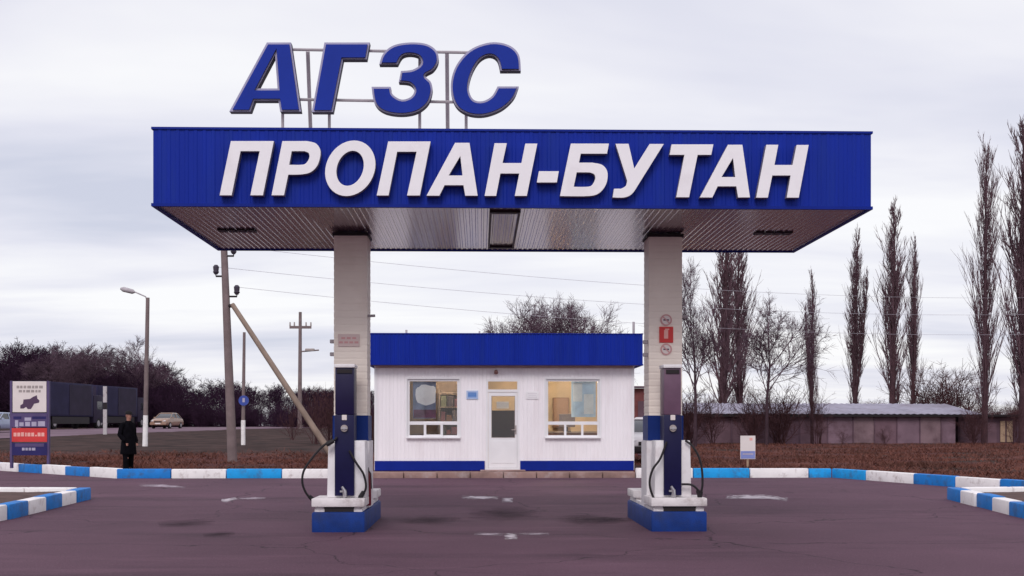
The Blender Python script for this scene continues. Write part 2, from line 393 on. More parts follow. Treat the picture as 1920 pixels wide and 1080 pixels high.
def ground_z(x, y):
    if inside(x, y, COURT) or dist(x, y, COURT) < .36: return asph(y)-.15
    return land(x, y)
def axis(lo, hi, bands):
    v = [lo]
    while v[-1] < hi:
        st = next((s for a, b, s in bands if a <= v[-1] < b), 60); v.append(v[-1]+st)
    return v
gx = axis(-1500, 1500, [(-1500,-200,130),(-200,-60,10),(-60,-22,2),(-22,26,.5),(26,60,2),(60,200,10),(200,1500,130)])
gy = axis(-60, 2500, [(-60,14,6),(14,50,.5),(50,110,2),(110,200,8),(200,2500,150)])
g = MB(); nx = len(gx)
g.v = [(x_, y_, ground_z(x_, y_)) for y_ in gy for x_ in gx]
g.f = [[j*nx+i, j*nx+i+1, (j+1)*nx+i+1, (j+1)*nx+i] for j in range(len(gy)-1) for i in range(nx-1)]; g.m = [0]*len(g.f)
obj('ground', g, M_VERGE, kind='structure', recalc=False, smooth=True)

bm = bmesh.new(); bm.faces.new([bm.verts.new((p[0], p[1], 0)) for p in COURT])
for yy in (20, 32):
    bmesh.ops.bisect_plane(bm, geom=bm.verts[:]+bm.edges[:]+bm.faces[:], plane_co=(0, yy, 0), plane_no=(0, 1, 0))
for v in bm.verts: v.co.z = asph(v.co.y)
bmesh.ops.recalc_face_normals(bm, faces=bm.faces)
if sum(f.normal.z for f in bm.faces) < 0: bmesh.ops.reverse_faces(bm, faces=bm.faces)
me = bpy.data.meshes.new('forecourt'); bm.to_mesh(me); bm.free(); me.materials.append(M_ASPH)
fo = bpy.data.objects.new('forecourt', me); coll.objects.link(fo); fo['kind'] = 'structure'

# road on the left, rising a little over the land
rd = MB()
na, nb = Vector((PX(-500, 40), 40)), Vector((PX(690, 170), 170))
near0, near1 = Vector((PX(0, 72), 72)), Vector((PX(690, 165), 165))
ddir = (near1-near0).normalized(); nrm = Vector((-ddir.y, ddir.x))
rows = []
for i in range(41):
    c = near0 + ddir*(-45+i*6)
    row = []
    for k in range(5):
        q = c + nrm*(k*4.2)
        zz = lerp(q.y, [(30,.30),(60,.66),(72,.80),(95,1.02),(120,1.25),(200,1.42),(400,1.47)]) + (.0 if 0 < k < 4 else -.10)
        row.append((q.x, q.y, zz+.06))
    rows.append(row)
rd.v = [v for r_ in rows for v in r_]
rd.f = [[j*5+i, (j+1)*5+i, (j+1)*5+i+1, j*5+i+1] for j in range(40) for i in range(4)]; rd.m = [0]*len(rd.f)
obj('road', rd, M_ROADM, kind='structure', smooth=True)
def road_z(y): return lerp(y, [(30,.30),(60,.66),(72,.80),(95,1.02),(120,1.25),(200,1.42),(400,1.47)])+.06

# ------------------------------------------------------------------ kerbs
def stone(parent, A, B, w, z0, h, m, side=1, lab=None):
    A, B = Vector(A[:2]), Vector(B[:2]); d = (B-A); L = d.length; d = d/L; n = Vector((-d.y, d.x))*side
    j = random.uniform(-.016, .016); hz = h+random.uniform(-.012, .012); gap = .01
    a, b = A + d*gap + n*j, B - d*gap + n*j; q = MB()
    poly = [a, b, b+n*w, a+n*w]
    zb = [z0(p.y) for p in poly]
    q.add([(p.x, p.y, z-.12) for p, z in zip(poly, zb)] + [(p.x, p.y, z+hz) for p, z in zip(poly, zb)],
          [(0,3,2,1),(4,5,6,7),(0,1,5,4),(1,2,6,5),(2,3,7,6),(3,0,4,7)])
    return obj('kerb_stone', q, m, parent, bevel=.025, smooth=True, label=lab)
def kerb_run(parent, A, B, pxs, cols, h=.25):
    for (p0, p1, c) in zip(pxs, pxs[1:], cols):
        stone(parent, hit(p0, A, B), hit(p1, A, B), .2, asph, h, {'b': M_KBLUE, 'B': M_KBLUE2, 'w': M_KWHITE}[c])
kl = thing('kerb', 'blue and white painted kerb left of the booth, bending away behind the standing person', 'kerb', (KL[0], KL[1], .12), 'painted kerbs of the forecourt')
kerb_run(kl, KLL, KL, [-150,-108,-72,-38,-4,35,78,122,167,218], 'bwbwbwbwb'[::-1].replace('x','') if False else 'wbwbwbwbw')
kerb_run(kl, KL, KR0, [218,320,424,528,632], 'bwBw')
kr = thing('kerb', 'blue and white painted kerb right of the booth, curving towards the right island', 'kerb', (KR[0], KR[1], .12), 'painted kerbs of the forecourt')
kerb_run(kr, KL, KR0, [1192,1300,1406,1517,1560], 'wBwB')
kerb_run(kr, KR0, KR, [1560,1622], 'B')
kerb_run(kr, KR, KRR, [1622,1712,1790,1873,1962,2055,2150], 'wbwbwb')

def island(name, label, corner_far, corner_near, out_dx, cols, sgn):
    """a kerbed island beside the forecourt: a long edge along the drive and a far edge going outwards"""
    A, B = Vector(corner_far), Vector(corner_near)
    t = thing(name, label, 'traffic island', (A.x, A.y, asph(A.y)), 'kerbed islands at the forecourt sides')
    n = len(cols); d = (B-A)/n
    for i, c in enumerate(cols):
        stone(t, A+d*i, A+d*(i+1), .24, asph, .24, {'b': M_KBLUE, 'w': M_KWHITE, 'B': M_KBLUE2}[c], side=sgn)
    F0 = A + Vector((-.25*0, 0)); nf = 6; fd = Vector((out_dx/nf, .10))
    for i in range(nf):
        st = F0 + fd*i
        if i == 0: st = st + Vector((.26*math.copysign(1, out_dx), 0))
        stone(t, st, F0+fd*(i+1), .24, asph, .235, M_KWHITE, side=(1 if out_dx < 0 else -1))
    q = MB(); o = Vector((math.copysign(.26, out_dx), 0))
    p = [A+o+Vector((0,-.26)), B+o, B+Vector((out_dx, 0)), A+Vector((out_dx, .3))]
    m_ = 8; vs, fs = [], []
    for j in range(m_+1):
        for i in range(m_+1):
            u, v = i/m_, j/m_
            xy = (p[0]*(1-u)+p[3]*u)*(1-v) + (p[1]*(1-u)+p[2]*u)*v
            vs.append((xy.x, xy.y, asph(xy.y)+.14+.05*random.random()+.10*math.sin(math.pi*u)*math.sin(math.pi*v)))
    for j in range(m_):
        for i in range(m_): fs.append((j*(m_+1)+i, j*(m_+1)+i+1, (j+1)*(m_+1)+i+1, (j+1)*(m_+1)+i))
    q.add(vs, fs); obj('soil', q, M_SOIL, t, smooth=True)
    return t
ca, cb = GP(172, 936), GP(-70, 993)
island('traffic_island', 'kerbed island at the left edge, blue and white stones round bare soil', ca.xy, cb.xy, -7.5, 'bwbwbwb', -1)
ca, cb = GP(1776, 936), GP(2010, 993)
island('traffic_island', 'kerbed island at the right edge, blue and white stones nearest the poplars', ca.xy, cb.xy, 7.5, 'bwbwbwb', 1)

# ------------------------------------------------------------------ paint on the forecourt
def mark(pts, m, name='road_marking', dz=.004):
    q = MB(); ws = [GP(*p) for p in pts]
    c = sum(ws, Vector())/len(ws); ring = []
    n = len(ws)
    for i in range(n):
        a, b = ws[i], ws[(i+1) % n]
        for k in range(5):
            v = a.lerp(b, k/5); v = v + (v-c)*random.uniform(-.05, .05); ring.append((v.x, v.y, asph(v.y)+dz))
    q.add(ring, [tuple(range(len(ring)))])
    o = obj(name, q, m); 
    if sum(f.normal.z for f in o.data.polygons) < 0: o.data.flip_normals()
    o['kind'] = 'structure'; return o
for pts, m in [([(262,908),(300,908),(350,913),(345,916),(300,913),(262,912)], M_PAINTF),
               ([(415,936),(440,933),(446,936),(425,942),(415,941)], M_PAINTW),
               ([(446,933),(498,932),(498,936),(446,937)], M_PAINTF),
               ([(866,930),(934,931),(934,936),(866,936)], M_PAINTW),
               ([(941,934),(962,934),(962,942),(941,942)], M_PAINTW),
               ([(890,999),(944,999),(944,1005),(890,1004)], M_PAINTF),
               ([(946,1000),(970,1000),(970,1012),(946,1012)], M_PAINTW),
               ([(972,999),(1030,999),(1030,1004),(972,1004)], M_PAINTF),
               ([(1360,928),(1440,928),(1478,934),(1474,940),(1440,935),(1362,935)], M_PAINTW)]:
    mark(pts, m)
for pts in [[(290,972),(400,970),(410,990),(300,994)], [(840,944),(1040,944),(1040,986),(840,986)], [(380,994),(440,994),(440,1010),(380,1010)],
            [(1080,966),(1200,966),(1200,984),(1080,984)], [(720,962),(900,962),(900,990),(720,990)], [(1020,960),(1180,960),(1180,992),(1020,992)]]:  # patches between the islands paint in the canopy shade; the leftmost two are oil
    mark(pts, M_OIL_SHADE, 'stain_and_shade', .003)

# ------------------------------------------------------------------ sheet metal with ribs
def ribbed(x0, x1, z0, z1, pitch, dep, place, back=None):
    """trapezoidal ribs along one direction; place(u, v, d) gives the 3D point"""
    us = []; u = x0
    prof = [(0,0),(.50,0),(.60,1),(.90,1)]
    k = 0
    while True:
        for f, d in prof:
            uu = x0 + (k+f)*pitch
            if uu > x1: break
            us.append((uu, d*dep))
        else:
            k += 1; continue
        break
    us.append((x1, us[-1][1]))
    q = MB(); vs = []
    for uu, d in us: vs += [place(uu, z0, d), place(uu, z1, d)]
    q.add(vs, [(2*i, 2*i+2, 2*i+3, 2*i+1) for i in range(len(us)-1)])
    return q

# ------------------------------------------------------------------ canopy
YF, YB = 16.04, 20.08
ZS, ZT = 1.5+410/143.4, 1.5+556/143.4
XL, XR = PX(285.5, YF), PX(1634.5, YF)
cn = thing('canopy', 'blue filling station canopy lettered ПРОПАН-БУТАН on two cream pillars', 'canopy', ((XL+XR)/2, (YF+YB)/2, 0))
q = ribbed(XL+.01, XR-.01, ZS+.02, ZT-.02, .115, .007, lambda u, v, d: (u, YF+.007-d, v))
obj('fascia', q, M_BLUE, cn)
q = ribbed(XL+.01, XR-.01, ZS+.02, ZT-.02, .115, .007, lambda u, v, d: (u, YB-.012+d, v)); obj('fascia', q, M_BLUE, cn)
q = ribbed(YF+.02, YB-.02, ZS+.02, ZT-.02, .115, .007, lambda u, v, d: (XL+.012-d, u, v)); obj('fascia', q, M_BLUE, cn)
q = ribbed(YF+.02, YB-.02, ZS+.02, ZT-.02, .115, .007, lambda u, v, d: (XR-.012+d, u, v)); obj('fascia', q, M_BLUE, cn)
q = MB()
for z0, z1 in ((ZS-.012, ZS+.028), (ZT-.03, ZT)):
    q.box(XL-.012, XR+.012, YF-.012, YF+.045, z0, z1); q.box(XL-.012, XR+.012, YB-.045, YB+.012, z0, z1)
    q.box(XL-.012, XL+.045, YF+.045, YB-.045, z0, z1); q.box(XR-.045, XR+.012, YF+.045, YB-.045, z0, z1)
obj('fascia_trim', q, M_BLUE_TRIM, cn)
q = ribbed(XL+.045, XR-.045, YF+.045, YB-.045, .082, .008, lambda u, v, d: (u, v, ZS+.012-d*.8))
obj('soffit', q, M_SOFFIT, cn)
q = MB().box(XL+.05, XR-.05, YF+.05, YB-.05, ZT-.12, ZT-.05); obj('roof_deck', q, M_STEEL, cn)
for (p0, p1, py, w) in ((410, 482, 432, .22), (1415, 1487, 437, .22)):
    a, b = PP(p0, py, ZS), PP(p1, py, ZS); q = MB()
    for k in range(4):
        f0, f1 = k/4, (k+.82)/4
        q.box(a.x+(b.x-a.x)*f0, a.x+(b.x-a.x)*f1, a.y-w/2, a.y+w/2, ZS-.014, ZS+.03)
    obj('ceiling_lamp', q, M_DARK, cn)
a, b = PP(918, 397, ZS), PP(972, 463, ZS); q = MB()
hx0, hx1, hy0, hy1 = PX(918, a.y), PX(976, a.y), a.y, b.y
q.box(hx0, hx1, hy0-.06, hy0+.06, ZS-.022, ZS+.01); q.box(hx0, hx1, hy1-.06, hy1+.06, ZS-.022, ZS+.01)
q.box(hx0, hx0+.03, hy0+.06, hy1-.06, ZS-.018, ZS+.01); q.box(hx1-.03, hx1, hy0+.06, hy1-.06, ZS-.018, ZS+.01)
obj('hatch_frame', q, M_DARK, cn)

YP = 18.12
def pillar(p0, p1, dep=.50):
    x0, x1 = PX(p0, YP), PX(p1, YP); y0, y1 = YP, YP+dep; z0, z1 = .30, ZS-.02
    prof = []; z = z0
    while z < z1:
        for f, d in ((0,0),(.62,0),(.74,.014),(.90,.014)):
            if z+f*.10 < z1: prof.append((z+f*.10, d*.20))
        z += .10
    prof.append((z1, 0)); q = MB()
    q.rings([[(x0-.014+d, y0-.014+d, z_), (x1+.014-d, y0-.014+d, z_), (x1+.014-d, y1+.014-d, z_), (x0-.014+d, y1+.014-d, z_)] for z_, d in prof])
    po = obj('pillar', q, M_CREAM, cn)
    q = MB().box(x0-.03, x1+.03, y0-.03, y1+.03, PZ(826, YP), PZ(779, YP)); obj('pillar_band', q, M_BAND, po)
    q = MB().box(x0-.05, x1+.05, y0-.05, y1+.05, .3, PZ(826, YP)-.003); obj('pillar_base', q, M_WHITE, po)
    q = MB().box(x0-.035, x1+.035, y0-.035, y1+.035, ZS-.065, ZS-.018); obj('pillar_top_shade', q, M_DARK, po)  # dark box imitating the shade where the pillar meets the soffit
    for zz in (PZ(640, YP), PZ(664, YP)): obj('cable_clip', MB().box(x0-.085, x0-.010, y0+.07, y0+.13, zz-.028, zz+.028), M_STEEL, po, bevel=.01)
    zz = PZ(592, YP); obj('cable_clip', MB().tube([(x1+.010, y0+.1, zz), (x1+.12, y0+.1, zz+.005)], .02, 6), M_STEEL, po)
    return po, x0, x1
pl, plx0, plx1 = pillar(628, 687)
pr, prx0, prx1 = pillar(1218, 1277)

# lettering ---------------------------------------------------------
def smooth_closed(pts, seg=6):
    """pts: (x, y) sharp or (x, y, 's') smooth; Catmull-Rom through the smooth runs"""
    n = len(pts); out = []
    for i in range(n):
        p0, p1, p2, p3 = pts[i-1], pts[i], pts[(i+1) % n], pts[(i+2) % n]
        s1, s2 = len(p1) > 2, len(p2) > 2
        out.append((p1[0], p1[1]))
        if not (s1 or s2): continue
        a = p0 if s1 else p1; d = p3 if s2 else p2
        for k in range(1, seg):
            t = k/seg; t2, t3 = t*t, t*t*t
            out.append(tuple(.5*(2*p1[j] + (p2[j]-a[j])*t + (2*a[j]-5*p1[j]+4*p2[j]-d[j])*t2 + (3*p1[j]-a[j]-3*p2[j]+d[j])*t3) for j in (0, 1)))
    return out
def S(*pts): return [(x_, y_, 's') for x_, y_ in pts]
def ell(cx, cy, rx, ry, sh, n=40):
    return [(cx+rx*math.cos(a)+sh*ry*math.sin(a), cy-ry*math.sin(a)) for a in [2*math.pi*i/n for i in range(n)]]
def glyph_mesh(name, loops, Y, conv, thick, bevel, offset, mats):
    cu = bpy.data.curves.new(name, 'CURVE'); cu.dimensions = '2D'; cu.fill_mode = 'BOTH'
    cu.extrude = thick/2; cu.bevel_depth = bevel; cu.bevel_resolution = 1; cu.offset = offset
    for lp in loops:
        w = [P(*conv(p), Y) for p in smooth_closed(lp)]
        sp = cu.splines.new('POLY'); sp.points.add(len(w)-1); sp.use_cyclic_u = True
        for i, p in enumerate(w): sp.points[i].co = (p.x, p.z, 0, 1)
    tmp = bpy.data.objects.new(name, cu); coll.objects.link(tmp)
    dg = bpy.context.evaluated_depsgraph_get(); dg.update()
    me = bpy.data.meshes.new_from_object(tmp.evaluated_get(dg)); bpy.data.objects.remove(tmp); bpy.data.curves.remove(cu)
    # curve plane (x, z, depth) -> world (x, Y, z)
    q = MB(); q.v = [(v.co.x, Y + thick/2 - v.co.z, v.co.y) for v in me.vertices]
    q.f = [list(p.vertices) for p in me.polygons]; q.m = [0 if abs(p.normal.z) > .9 else 1 for p in me.polygons]
    bpy.data.meshes.remove(me); return q
ca_ = lambda p: (270+p[0]/2.743, 230+p[1]/2.743)
cb_ = lambda p: (950+p[0]/2.743, 230+p[1]/2.743)
PROP = [
 (ca_, [[(447,95),(668,95),(612,374),(547,374),(595,147),(497,147),(451,374),(389,374)]]),
 (ca_, [[(712,95),(838,95)]+S((885,108),(908,148),(896,212),(862,252),(815,266))+[(742,268),(720,374),(656,374)],
        [(760,147),(825,147)]+S((847,157),(850,182),(832,210),(806,217))+[(747,217)]]),
 (ca_, [ell(1061,235,128,143,.14), ell(1060,235,69,90,.16)]),
 (ca_, [[(1256,97),(1474,97),(1419,375),(1353,375),(1402,150),(1302,150),(1258,375),(1197,375)]]),
 (ca_, [[(1600,104),(1674,104),(1716,376),(1652,376),(1643,322),(1546,322),(1519,376),(1453,376)], [(1627,172),(1567,272),(1638,272)]]),
 (ca_, [[(1803,106),(1866,106),(1844,208),(1941,208),(1961,108),(2023,108),(1969,377),(1907,377),(1930,262),(1833,262),(1811,377),(1752,377)]]),
 (cb_, [[(166,250),(268,250),(258,308),(155,308)]]),
 (cb_, [[(330,108),(526,108),(516,160),(381,160),(372,206),(440,206)]+S((492,218),(518,255),(512,315),(476,362),(420,378))+[(274,378)],
        [(360,256),(425,256)]+S((450,266),(455,290),(438,322),(412,330))+[(345,330)]]),
 (cb_, [[(560,109),(627,109),(656,236),(735,110),(808,110),(678,318)]+S((645,366),(605,385))+[(545,385),(552,340),(588,340)]+S((612,326),)+[(620,300)]]),
 (cb_, [[(848,112),(1063,112),(1052,166),(982,166),(938,384),(872,384),(914,166),(838,166)]]),
 (cb_, [[(1138,114),(1212,114),(1251,385),(1190,385),(1181,328),(1085,328),(1058,385),(993,385)], [(1164,182),(1105,280),(1175,280)]]),
 (cb_, [[(1335,114),(1397,114),(1377,218),(1470,218),(1491,115),(1553,115),(1502,386),(1440,386),(1460,272),(1366,272),(1343,386),(1283,386)]]),
]
for conv, loops in PROP:
    obj('letter', glyph_mesh('letter', loops, YF-.115, conv, .10, .004, -.003, None), [M_WLET, M_GREYSIDE], cn)

cs_ = lambda p: (400+p[0]/3.177, 50+p[1]/3.177)
YS = 16.55
AGZS = [
 [[(318,92),(464,92),(524,507),(396,507),(386,442),(246,442),(222,507),(92,507)], [(366,176),(266,366),(380,366)]],
 [[(660,92),(934,92),(915,196),(774,196),(713,510),(584,510)]],
 [[(986,226)]+S((1010,160),(1072,110),(1172,92),(1272,102),(1332,145),(1342,205),(1312,258),(1264,290),(1298,330),(1306,384),(1280,458),(1212,510),(1115,526),(1015,508),(958,455))
  +[(940,356),(1058,356)]+S((1070,402),(1122,432),(1176,416),(1196,376),(1168,340))+[(1102,332),(1116,262)]+S((1186,254),(1234,222),(1226,182),(1180,166),(1128,176))+[(1098,226)]],
 [[(1834,264),(1708,264)]+S((1690,196),(1645,172),(1588,200),(1542,278),(1524,366),(1548,430),(1602,442),(1658,412))
  +[(1692,354),(1822,354)]+S((1790,428),(1716,494),(1612,530),(1512,520),(1440,466),(1412,360),(1440,240),(1526,138),(1650,92),(1760,108),(1822,166))],
]
rs = thing('roof_sign', 'АГЗС in big blue italic letters on a steel frame above the canopy', 'sign', (PX(705, YS), YS+.2, ZT))
for lp in AGZS:
    lo = obj('letter', glyph_mesh('letter', lp, YS, cs_, .05, .0, -.030, None), [M_LBLUE, M_LSIDE], rs)
    obj('letter_trim', glyph_mesh('letter_trim', lp, YS+.035, cs_, .14, .0, -.004, None), [M_SILVER, M_LSIDE], lo)
q = MB(); yf = YS+.26
zt = ZT-.02
for px_ in (530, 617.5, 787, 874): q.tube([(PX(px_, yf), yf, zt-.08), (PX(px_, yf), yf, PZ(98 if px_ not in (617.5, 787) else 100, yf))], .022, 6)
obj('post', q, M_STEEL, rs) if False else None
for px_ in (530, 617.5, 787, 874):
    obj('post', MB().tube([(PX(px_, yf), yf, zt-.08), (PX(px_, yf), yf, PZ(99, yf))], .022, 6), M_STEEL, rs, smooth=True)
for pb, pt in ((584.5, 577), (840, 838)):
    obj('brace_post', MB().tube([(PX(pb, yf+.9), yf+.9, zt-.08), (PX(pt, yf+.06), yf+.06, PZ(97, yf))], .028, 6), M_STEEL, rs, smooth=True)
for y_ in (98, 191):
    obj('rail', MB().tube([(PX(520, yf), yf-.03, PZ(y_-1, yf)), (PX(880, yf), yf-.03, PZ(y_+2.5, yf))], .02, 6), M_STEEL, rs, smooth=True)

# signs on the pillars ------------------------------------------------
ys = YP-.02
x0, x1, z0, z1 = PX(634, ys), PX(674, ys), PZ(650, ys), PZ(627, ys)
t = thing('notice_plate', 'pale notice plate with red print on the left pillar', 'sign', ((x0+x1)/2, ys, z0))
obj('plate', MB().box(x0, x1, ys-.012, ys+.004, z0, z1), mat('plate_pale', (.66,.52,.50), .5), t)
q = MB()
for r_, (n_, w_) in enumerate(((3, .24), (4, .30))):
    for k in range(n_):
        xx = (x0+x1)/2 + (k-(n_-1)/2)*w_/n_; obj('print', MB().box(xx-w_/n_*.36, xx+w_/n_*.36, ys-.0145, ys-.0118, z1-.075-.062*r_, z1-.045-.062*r_), M_REDPALE, t)
def disc(px_, py, Y, r, mcol, label, inner):
    c = P(px_, py, Y); t = thing('prohibition_sign', label, 'sign', (c.x, Y, c.z-r), 'round signs on the right pillar')
    ring = MB(); n = 24
    vs = [(c.x+rr*math.cos(a), yy, c.z+rr*math.sin(a)) for yy in (Y-.010, Y+.004) for rr in (r, r*.76) for a in [2*math.pi*i/n for i in range(n)]]
    fs = []
    for i in range(n):
        j = (i+1) % n; fs += [(i, j, n+j, n+i), (2*n+i, 2*n+j, 3*n+j, 3*n+i), (i, j, 2*n+j, 2*n+i), (n+i, n+j, 3*n+j, 3*n+i)]
    ring.add(vs, fs); obj('rim', ring, mcol, t)
    obj('face', MB().rings([[(c.x+r*.765*math.cos(2*math.pi*i/n), yy, c.z+r*.765*math.sin(2*math.pi*i/n)) for i in range(n)] for yy in (Y-.006, Y+.003)]), M_SIGNW, t)
    M_ = Matrix.Rotation(R(45), 3, 'Y'); obj('slash', MB().obox((c.x, Y-.0075, c.z), (r*1.5, .005, r*.22), M_), mcol, t)
    if inner: obj('pictogram', MB().box(c.x-r*.5, c.x+r*.5, Y-.0068, Y-.004, c.z-r*.12, c.z+r*.12), M_PRINTD, t)
disc(1249, 600, ys, .085, M_REDPALE, 'faded round red ringed sign topmost on the right pillar', True)
disc(1249, 655, ys, .085, M_REDPALE, 'faded round red ringed sign lowest on the right pillar, under the red plate', True)
x0, x1, z0, z1 = PX(1236, ys), PX(1262, ys), PZ(642, ys), PZ(612, ys)
t = thing('warning_plate', 'bright red plate between the two round signs on the right pillar', 'sign', ((x0+x1)/2, ys, z0))
obj('plate', MB().box(x0, x1, ys-.014, ys+.004, z0, z1), M_REDSIGN, t, bevel=.003)
obj('pictogram', MB().box(x0+.07, x1-.075, ys-.0165, ys-.0135, z0+.06, z1-.05).box(x0+.085, x1-.06, ys-.0168, ys-.0138, z1-.048, z1-.03), M_PINK, t)

# ------------------------------------------------------------------ pump islands and pumps
YI = 17.30
def pump_island(p0, p1, label):
    x0, x1 = PX(p0, YI), PX(p1, YI); ye = 20.1
    t = thing('pump_island', label, 'pump island', ((x0+x1)/2, (YI+ye)/2, 0), 'pump islands under the canopy')
    obj('kerb_block', MB().box(x0, x1, YI, ye, -.1, .285), M_ISL, t, bevel=.03, smooth=True)
    obj('ledge', MB().box(x0+.04, x1-.04, YI+.04, ye-.04, .285, .33), M_SLAB, t)
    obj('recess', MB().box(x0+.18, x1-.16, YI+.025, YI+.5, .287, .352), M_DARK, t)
    for a, b in ((YI, YI+.80), (ye-.75, ye)):
        obj('slab', MB().box(x0-.0, x1+.0, a-.012, b, .355, .475), M_SLAB, t, bevel=.015, smooth=True)
        obj('slab_foot', MB().box(x0+.05, x0+.17, a+.03, b-.05, .331, .354).box(x1-.15, x1-.05, a+.03, b-.05, .331, .354), M_SLAB, t)
    return t, x0, x1
pump_island(584, 684, 'blue concrete pump island with white slab under the left pillar')
pump_island(1221, 1326, 'blue concrete pump island with white slab under the right pillar')
def pump(cpx, cab, col, label, upper, hoses, topw):
    y0 = YI+.13; Z0 = .475
    c0, c1, k0, k1 = PX(cab[0], y0), PX(cab[1], y0), PX(col[0], y0), PX(col[1], y0)
    t = thing('gas_pump', label, 'fuel pump', ((c0+c1)/2, y0+.25, Z0), 'gas pumps on the islands')
    zc_ = PZ(826, y0); zt_ = PZ(690, y0); zm = PZ(778, y0)
    q = MB(); xm = (c0+c1)/2; tp = .93
    q.rings([[(xm+(c0-xm)*s, y0+.06, z), (xm+(c1-xm)*s, y0+.06, z), (xm+(c1-xm)*s, y0+.46, z), (xm+(c0-xm)*s, y0+.46, z)] for z, s in ((Z0, 1), (zc_, tp))])
    obj('cabinet', q, M_WHITE, t, bevel=.015, smooth=True)
    obj('front_panel', MB().box(k0, k1, y0, y0+.055, Z0+.03, zm), M_NAVY2, t, bevel=.008, smooth=True)
    obj('column', MB().box(k0+.004, k1-.004, y0+.02, y0+.40, zm+.002, zt_), upper, t, bevel=.01, smooth=True)
    obj('column_lower', MB().box(k0+.004, k1-.004, y0+.062, y0+.40, zc_+.002, zm-.002), M_NAVY, t)
    obj('display', MB().box(k0+.03, k1-.03, y0+.004, y0+.018, zt_-.075, zt_-.02), M_DARK, t)
    obj('top_cap', MB().box(k0-.01, k1+.01, y0-.005, y0+.41, zt_+.003, zt_+.055), M_WHITE, t, bevel=.01, smooth=True)
    xc = (k0+k1)/2 - .0
    z = PZ(784, y0); obj('gauge', MB().box(xc-.035, xc+.035, y0-.012, y0+.003, z-.03, z+.045), M_SIGNW, t, bevel=.006)
    z = PZ(803, y0); g_ = MB()
    g_.tube([(xc, y0+.005, z), (xc, y0-.03, z)], .05, 14); obj('valve', g_, M_PRINT, t, smooth=True)
    g_ = MB().tube([(xc, y0-.028, z), (xc, y0-.045, z)], .022, 8).box(xc-.045, xc+.045, y0-.05, y0-.042, z-.01, z+.012); obj('valve_handle', g_, M_CHROME, t)
    z = PZ(925, y0)
    g_ = MB().tube([(xc+.01, y0-.02, z-.05), (xc+.005, y0-.03, z+.04), (xc-.03, y0-.035, z+.10)], [.034,.03,.018], 8).box(xc-.06, xc+.03, y0-.045, y0-.02, z+.02, z+.045)
    obj('nozzle', g_, M_CHROME, t, smooth=True)
    for hp in hoses:
        pts = [P(a, b, y0+dy) for a, b, dy in hp]; sm = []
        for i in range(len(pts)-1):
            p0_, p1_, p2_, p3_ = pts[max(i-1, 0)], pts[i], pts[i+1], pts[min(i+2, len(pts)-1)]
            for k in range(6):
                u = k/6; sm.append(.5*(2*p1_+(p2_-p0_)*u+(2*p0_-5*p1_+4*p2_-p3_)*u*u+(3*p1_-p0_-3*p2_+p3_)*u**3))
        sm.append(pts[-1]); ho = obj('hose', MB().tube(sm, .016, 8), M_HOSE, t, smooth=True)
        e_ = pts[-1]; d_ = (pts[-1]-pts[-2]).normalized()
        obj('hose_gun', MB().tube([e_-d_*.09, e_, e_+d_*.03], [.03,.035,.028], 8), M_HOSE, ho, smooth=True)
    return t
pump(646, (612, 686), (627.5, 664), 'navy gas pump with white cabinet at the left pillar, hose looping left', M_NAVY,
     [[(624,826,.05),(606,836,0),(586,858,-.02),(570,882,-.03),(567,905,-.03),(575,926,0),(588,938,.04)],
      [(655,845,-.03),(668,868,-.05),(682,890,-.03),(686,915,0),(676,932,.02)],
      [(632,820,-.02),(626,826,-.05),(615,832,-.06)]], 0)
pump(1261, (1228, 1298), (1245, 1278), 'gas pump with dusty mauve upper panel at the right pillar', M_MAUVE,
     [[(1285,826,.02),(1298,836,-.01),(1310,856,-.03),(1316,880,-.03),(1317,910,-.02),(1312,932,.02)],
      [(1278,908,-.02),(1296,909,-.04),(1308,918,-.03),(1312,930,0)],
      [(1250,828,-.03),(1238,860,-.05),(1224,880,-.06),(1218,905,-.05),(1224,930,-.03),(1238,952,-.05)]], 0)
# fire extinguisher by the left pillar
c = P(689, 940, 17.9); zb = .331; xe = PX(691, 17.98)
t = thing('fire_extinguisher', 'dark red fire extinguisher standing on the left pump island by the pillar', 'fire extinguisher', (xe, 17.98, zb))
xe = plx1+.015
xe = PX(689.5, 17.98)
t.location.x = xe; WL[t.name] = Vector((xe, 17.98, zb))
obj('cylinder', MB().tube([(xe,17.98,zb),(xe,17.98,zb+.02),(xe,17.98,zb+.42),(xe,17.98,zb+.47),(xe,17.98,zb+.50)], [.045,.052,.052,.035,.018], 14), M_DRED, t, smooth=True)
obj('valve', MB().tube([(xe,17.98,zb+.50),(xe,17.98,zb+.54)], .018, 8).box(xe-.015, xe+.015, 17.90, 18.0, zb+.535, zb+.555), M_DARK, t)
obj('hose', MB().tube([(xe,17.95,zb+.53),(xe+.05,17.91,zb+.47),(xe+.06,17.92,zb+.25)], .009, 6), M_HOSE, t, smooth=True)

